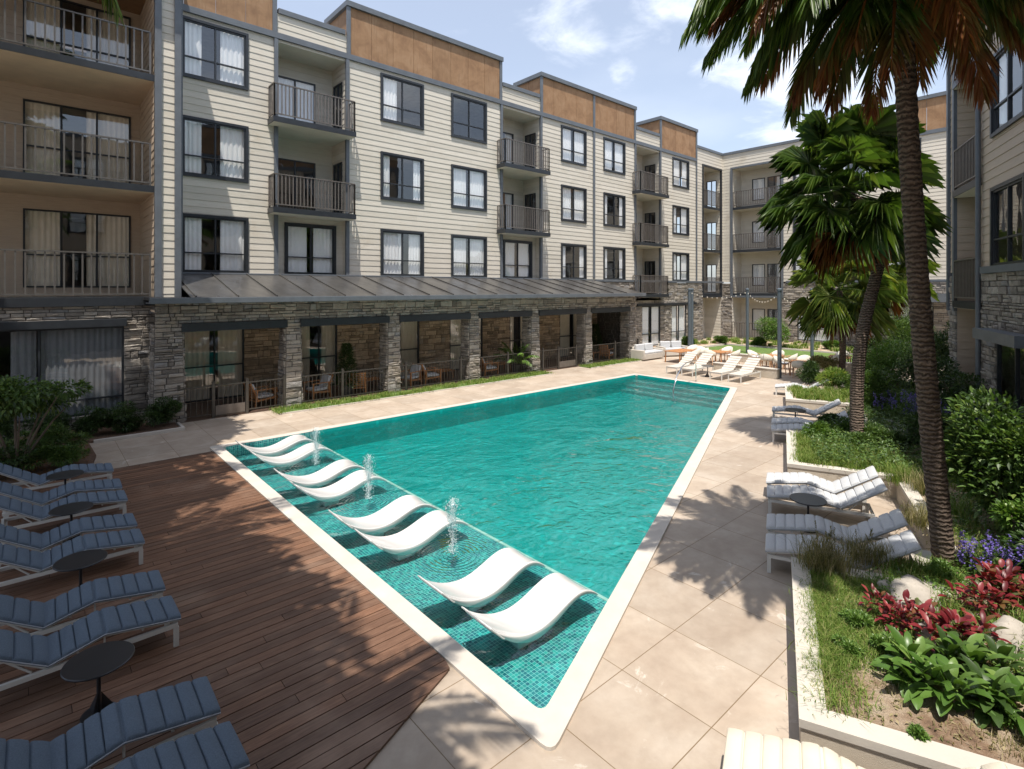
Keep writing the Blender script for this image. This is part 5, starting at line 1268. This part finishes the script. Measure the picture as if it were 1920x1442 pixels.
for y_, lb in ((4.89,'wave lounger nearest the camera in the shallow water'), (5.83,'second wave lounger from the camera, its foot beside the nearest one'), (7.67,'third wave lounger from the camera, near one of its pair'), (8.64,'fourth wave lounger from the camera, left of its pair behind ripples'), (10.48,'fifth wave lounger from the camera, near one of the third pair'), (11.44,'sixth wave lounger from the camera, far one of the third pair'), (13.2,'seventh wave lounger from the camera, near one of the farthest pair'), (14.2,'wave lounger farthest from the camera')):
    put(sp, (3.74+random.uniform(-.02,.02), y_, -.085), random.uniform(-.02,.02), lb, 'pool lounger', gs)
# fountains
def fountain(x, y_, label, seed):
    root = tag(empty('water_jet', (x, y_, WZ)), label, 'fountain', 'bubbling jets between the wave loungers'); r_ = random.Random(seed); q = MB(); H_ = .95
    prof = [(0,.0,.045),(.1,.12,.035),(.25,.3,.028),(.45,.5,.05),(.7,.72,.085),(.9,.88,.11),(1,.95,.05)]
    pts = [(.04*math.sin(6*s_+seed), .03*math.cos(5*s_), z) for s_, z, r0 in prof]; na, nb_ = 26, 18; P = []
    for a in range(na+1):
        s_ = a/na; z = .8*s_; r0 = .018+.075*max(0, (s_-.45)/.55)**.8*(1 if s_ < .93 else (1-s_)/.07+.15)
        P.append([(.03*math.sin(5*s_)+r0*(1+.35*math.sin(3*f+9*s_+seed)+.2*r_.uniform(-1,1))*math.cos(f), r0*(1+.35*math.sin(4*f+7*s_))*math.sin(f), z+.02*r_.uniform(-1,1)) for f in [2*math.pi*b_/nb_ for b_ in range(nb_)]])
        P[-1].append(P[-1][0])
    q.grid(P); q.build('jet', MT['splash'], root, True, ang=180)
    q = MB()
    for k in range(1100):
        a = r_.uniform(0, 6.28); z = r_.uniform(.02, .86); rr = abs(r_.gauss(0, .055))*(1.3-.9*abs(z-.62)); s_ = r_.uniform(.0025, .0065); c_ = Vector((rr*math.cos(a), rr*math.sin(a), z))
        q.add([c_+Vector(d)*s_ for d in ((1,0,0),(-1,0,0),(0,1,0),(0,-1,0),(0,0,1.6),(0,0,-1.6))], [(0,2,4),(2,1,4),(1,3,4),(3,0,4),(2,0,5),(1,2,5),(3,1,5),(0,3,5)])
    q.build('droplets', MT['foam'], root)
fountain(4.8, 6.8, 'tall water jet between the nearest two pairs of wave loungers', 1)
fountain(4.85, 9.65, 'water jet between the second and third pairs of wave loungers', 2)
fountain(4.9, 12.35, 'water jet before the farthest pair of wave loungers', 3)
# handrail
def handrail():
    a = Vector(G(1305, 716)+(0,)); b_ = Vector((20.35, 12.55, -.5)); 
    root = tag(empty('pool_handrail', a), 'bent chrome handrail going down into the far end of the pool', 'handrail')
    b_ = Vector(G(1262, 738, -.05)+(-.35,)); d = (b_-a); d.z = 0; L = d.length; d.normalize()
    q = MB(); pts = [Vector((0,0,.03)), Vector((0,0,.70)), Vector((0,0,.85))+d*.05, Vector((0,0,.93))+d*.18, Vector((0,0,.96))+d*L*.45, Vector((0,0,.88))+d*L*.62, Vector((0,0,.55))+d*L*.86, Vector((0,0,.1))+d*L*.98, Vector((0,0,-.35))+d*L]
    q.tube(pts, .024, 10); q.build('tube', MT['chrome'], root, True); q = MB(); q.lathe([(.0,.035),(.05,.035),(.05,.05),(.0,.05)], 16); q.build('flange', MT['chrome'], root)
handrail()

# ================================================================ terrace fence and furniture
def XatY(px, Y): t_ = (px-960)/1020; return Y*(cs+t_*sn)/(sn-t_*cs)
fx = [XatY(p_, 18.66) for p_ in (335,400,463,533,642,761,864,952,1018,1047,1080,1105,1153,1196)]
fr = tag(empty('terrace_fence', (fx[0], 18.66, 0)), 'dark metal railing fence with two gates in front of the stone arcade', 'fence')
gates = (1, 9)
for k, x in enumerate(fx):
    q = MB(); q.box(x-fx[0]-.04, x-fx[0]+.04, -.04, .04, 0, 1.10); q.lathe([(.0,1.10),(.052,1.10),(.052,1.13),(.0,1.135)], 12, (x-fx[0], 0)); q.build('post', MT['fence'], fr)
for k, (a, b_) in enumerate(zip(fx[:-1], fx[1:])):
    a -= fx[0]; b_ -= fx[0]; q = MB(); z0 = .12 if k not in gates else .06
    q.box(a+.045, b_-.045, -.018, .018, .98, 1.02); q.box(a+.045, b_-.045, -.015, .015, z0, z0+.03)
    n_ = int((b_-a)/.135)
    for j in range(1, n_): x = a+(b_-a)*j/n_; q.box(x-.007, x+.007, -.007, .007, z0+.03, .98)
    o = q.build('gate' if k in gates else 'railing_panel', MT['fence'], fr)
    if k in gates: q = MB(); q.box(a+.06, b_-.06, -.024, -.019, .09, .38); q.build('kick_plate', MT['rail'], o)
def make_armchair():
    root = empty('armchair'); q = MB()
    for x in (-.3, .3):
        q.bar((x,-.36,0), (x,-.36,.56), .045, .05, up=(1,0,0)); q.bar((x,.33,0), (x,.26,.56), .045, .05, up=(1,0,0)); q.bar((x,-.42,.575), (x,.42,.575), .07, .028); q.bar((x,-.35,.27), (x,.32,.22), .03, .06)
    q.bar((-.3,-.34,.27), (.3,-.34,.27), .03, .06); q.bar((-.3,.3,.22), (.3,.3,.22), .03, .05); q.build('frame', MT['teak'], root, bev=.004)
    q = MB(); 
    for x in (-.26, .26): q.bar((x,.22,.25), (x,.46,.82), .04, .03, up=(1,0,0))
    for k in range(7): f = .1+.14*k; q.bar((-.25,.22+.24*f+.02,.25+.57*f), (.25,.22+.24*f+.02,.25+.57*f), .018, .055)
    q.build('slatted_back', MT['teak'], root)
    q = MB(); q.box(-.25,.25,-.34,.25,.285,.38); q.build('seat_cushion', MT['canvas'], root, True, bev=.03)
    q = MB(); q.prism([(-.24,0),(.24,0),(.24,.09),(-.24,.09)], 0, .46); o = q.build('back_cushion', MT['canvas'], root, True, bev=.03); o.location = (0,.17,.37); o.rotation_euler = (R(-22),0,0)
    return root
ac = make_armchair(); ga = 'slatted teak armchairs behind the terrace fence'
for (x, rz, lb) in ((XatY(492,19.3),R(100),'teak armchair behind the fence, first from the left gate'), (XatY(600,19.3),R(-80),'teak armchair second from the left, facing away from the camera'), (XatY(672,19.3),R(165),'teak armchair showing its slatted back right of the dark bush'), (XatY(770,19.5),R(-70),'teak armchair behind the third stone column'), (XatY(806,19.5),R(80),'teak armchair right of the third stone column'), (XatY(915,19.5),R(80),'teak armchair left of the bright palm in a pot'), (XatY(1133,19.7),R(100),'teak armchair in the last arcade bay')):
    put(ac, (x, 19.5, .03), rz, lb, 'armchair', ga)
def make_ltable(w_, d_, h_, name='low_table'):
    root = empty(name); q = MB()
    n_ = max(4, int(d_/.1))
    for k in range(n_): q.box(-w_/2, w_/2, -d_/2+k*d_/n_+.004, -d_/2+(k+1)*d_/n_-.004, h_-.03, h_)
    q.build('tabletop', MT['teak'], root)
    for sx in (-1, 1):
        for sy in (-1, 1): q = MB(); q.bar((sx*(w_/2-.06),sy*(d_/2-.06),0), (sx*(w_/2-.08),sy*(d_/2-.08),h_-.031), .045, .045, up=(1,0,0)); q.build('leg', MT['teak'], root)
    return root
lt_ = make_ltable(.9, .6, .36)
for px, lb in ((540,'low teak table left of the second armchair'), (700,'low teak table left of the third stone column'), (835,'low teak table left of the fourth stone column'), (945,'low teak table beside the bright potted palm'), (1120,'low teak table in the last arcade bay')):
    put(lt_, (XatY(px, 19.9), 20.1, .03), 0, lb, 'table', 'low teak tables behind the terrace fence')
def potplant(x, y_, label, kind):
    root = tag(empty('potted_plant', (x, y_, .03)), label, 'potted plant'); q = MB(); q.lathe([(0,0),(.17,0),(.22,.36),(.2,.38),(0,.36)], 20); q.build('pot', MT['pot'], root, True)
    if kind: 
        VV = []; FF = []; o_ = 0
        for k in range(16):
            V, F, _ = feather(k*2.4, R(78-38*(k/16)), 1.35, 1.5, 22, .28); VV.append(V+np.array([0,0,.35])); FF.append(F+o_); o_ += len(V)
        inst('fronds', npmesh('fronds', np.concatenate(VV), np.concatenate(FF), MT['leafbright']), root)
    else:
        P = []; D = []
        for k in range(2600):
            z = rng.uniform(.35, 1.9); rr = .48*(1-(z-.35)/1.75)**.7*rng.uniform(.2, 1); a = rng.uniform(0, 6.28); P.append((rr*math.cos(a), rr*math.sin(a), z)); D.append((math.cos(a), math.sin(a), .5+rng.normal(0,.4)))
        V, F = leafarrays(P, D, .13, .03); inst('foliage', npmesh('foliage', V, F, MT['leafdark']), root)
potplant(XatY(650, 19.2), 19.2, 'dark cone shaped bush in a pot in the second arcade bay', 0)
potplant(XatY(968, 19.2), 19.2, 'bright green palm in a pot in the fourth arcade bay', 1)
potplant(XatY(1116, 20.3), 20.3, 'dark slim bush in a pot in the last arcade bay', 0)

# ================================================================ far lounge and dining area
def make_diner():
    root = empty('dining_chair')
    for sx in (-1, 1):
        for y0, y1 in ((-.2,-.24),(.2,.27)): q = MB(); q.bar((sx*.25,y1,0), (sx*.2,y0,.46), .03, .035, up=(1,0,0)); q.build('leg', MT['teakpale'], root)
    q = MB(); q.box(-.24,.24,-.24,.22,.44,.47); q.tube([(-.28,-.22,.60),(-.29,.05,.66)], .016, 6); q.tube([(.28,-.22,.60),(.29,.05,.66)], .016, 6); q.tube([(-.28,-.2,.60),(-.23,-.2,.46)], .014, 6); q.tube([(.28,-.2,.60),(.23,-.2,.46)], .014, 6); q.build('frame', MT['teakpale'], root)
    P = []
    for a in range(15):
        f = R(-10+200*a/14); x = -.30*math.cos(f); y_ = .02+.27*max(0, math.sin(f))+.05*math.sin(f); top = .62+.19*max(0, math.sin(f)); P.append([(x, y_, .47), (x*1.03, y_*1.08, .55), (x*1.05, y_*1.15, top)])
    q = MB(); q.grid(P); o = q.build('woven_back', MT['rope'], root, True, ang=180); s_ = o.modifiers.new('s', 'SOLIDIFY'); s_.thickness = .025
    q = MB(); q.box(-.23,.23,-.24,.2,.471,.53); q.build('seat_cushion', MT['canvas'], root, True, bev=.02); return root
dc = make_diner(); dt = make_ltable(1.05, .95, .62, 'dining_table')
sets = (('left', 27.7, 14.6, A3*0), ('middle', 28.0, 11.9, .1), ('nearest', 26.7, 10.0, .25), ('right', 30.2, 9.5, .2))
for nm, x, y_, rz in sets:
    put(dt, (x, y_, 0), rz, {'left': 'square teak dining table left of the others behind the white loungers', 'middle': 'square teak dining table between the two tall poles', 'nearest': 'square teak dining table nearest the pool, right of the tall pole', 'right': 'square teak dining table farthest right beside the short palm'}[nm], 'dining table', 'square teak dining tables at the far end')
    for k, (dx, dy, w_) in enumerate(((0,-.8,'near'),(0,.8,'far'),(-.85,0,'pool'),(.85,0,'lawn'))):
        if nm == 'right' and k == 1: continue
        c_, s_ = math.cos(rz), math.sin(rz); fr_ = math.atan2(dy, dx)+rz-math.pi/2+[.15,-.2,.1,-.1][k]
        put(dc, (x+dx*c_-dy*s_, y_+dx*s_+dy*c_, 0), fr_, f'woven dining chair on the {["right hand", "left hand", "pool", "lawn"][k]} side of the {nm} dining table', 'dining chair', 'pale woven dining chairs at the far end')
lt2 = make_ltable(1.7, 1.0, .62, 'lounge_table'); put(lt2, (26.6, 16.2, 0), 0, 'long teak table in front of the white sofa', 'dining table', None)
for dx, dy, rz, lb in ((-.2,-.85,math.pi,'woven chair on the near side of the long teak table, left one'), (.7,-.85,math.pi,'woven chair on the near side of the long teak table, right one'), (1.3,.1,-math.pi/2,'woven chair at the lawn end of the long teak table')):
    put(dc, (26.6+dx, 16.2+dy, 0), rz, lb, 'dining chair', 'pale woven dining chairs at the far end')
def sofa(x, y_, rz, w_, lb):
    root = tag(empty('sofa', (x, y_, 0), rz), lb, 'sofa', 'white outdoor sofas by the arcade corner'); q = MB(); q.box(-w_/2,w_/2,-.4,.4,.06,.36); q.box(-w_/2,w_/2,.401,.52,.06,.72); q.box(-w_/2-.12,-w_/2-.001,-.4,.52,.06,.58); q.box(w_/2+.001,w_/2+.12,-.4,.52,.06,.58); q.build('base', MT['wallwhite'], root, True, bev=.03)
    n_ = int(w_/.7)
    for k in range(n_):
        q = MB(); a = -w_/2+k*w_/n_; q.box(a+.01,a+w_/n_-.01,-.4,.2,.361,.48); q.build('seat_cushion', MT['canvas'], root, True, bev=.03)
        q = MB(); q.box(a+.04,a+w_/n_-.04,.21,.38,.45,.85); q.build('back_cushion', MT['canvas'], root, True, bev=.04)
sofa(26.2, 18.0, 0, 1.7, 'white sofa with its back to the stone corner of the arcade'); sofa(28.6, 17.9, R(-25), 1.5, 'white sofa right of the other, left of the blue poles')
for (x0, x1, y0, y1, lb) in ((24.62,24.92,10.25,13.25,'low pale wall right behind the far white loungers'), (28.9,29.15,12.3,14.2,'low pale wall segment behind the left dining table'), (29.3,29.6,8.2,11.0,'low pale wall segment behind the middle dining table')):
    q = MB(); q.box(x0,x1,y0,y1,0,.40); o = q.build('low_wall', MT['render'], bev=.01); tag(o, lb, 'low wall', 'low rendered walls of the dining area'); q = MB(); q.box(x0-.02,x1+.02,y0-.02,y1+.02,.401,.44); q.build('cap', MT['wallwhite'], o, bev=.006)
poles = [(28.2,16.6,'blue grey pole left of the others, beside the sofa'), (32.6,19.0,'thin blue grey pole just behind the leftmost one'), (33.0,15.5,'blue grey pole on the edge of the lawn'), (25.15,10.35,'tall looking blue grey pole at the end of the low wall'), (33.0,11.8,'blue grey pole behind the short palm, right of the lawn')]
for k, (x, y_, lb) in enumerate(poles):
    root = tag(empty('light_pole', (x, y_, 0)), lb, 'pole', 'blue grey poles carrying string lights'); q = MB(); q.tube([(0,0,0),(0,0,3.9)], .09, 16); q.build('shaft', MT['pole'], root, True); q = MB(); q.lathe([(0,3.9),(.115,3.9),(.115,3.97),(.04,4.02),(0,4.02)], 16); q.build('cap', MT['pole'], root, True)
def strings(a, b_, sag, lb):
    a = Vector(a); b_ = Vector(b_); root = tag(empty('string_lights', a), lb, 'string lights', 'string lights between the poles'); q = MB(); q2 = MB(); pts = []
    for k in range(25): s_ = k/24; p_ = (b_-a)*s_; p_.z -= sag*4*s_*(1-s_); pts.append(p_)
    q.tube(pts, .008, 4); q.build('cable', MT['dark'], root)
    for p_ in pts[1:-1:2]: q = MB(); q.lathe([(0,-.13),(.018,-.10),(.024,-.07),(.01,-.03),(0,-.03)], 8); o = q.build('bulb', MT['bulb'], root, True); o.location = p_
strings((25.15,10.35,3.85), (33.0,15.5,3.85), .5, 'string of bulbs between the two middle poles'); strings((28.2,16.6,3.85), (33.0,15.5,3.85), .35, 'string of bulbs from the leftmost pole to the lawn pole'); strings((25.15,10.35,3.8), (33,11.8,3.8), .5, 'string of bulbs towards the pole behind the short palm')
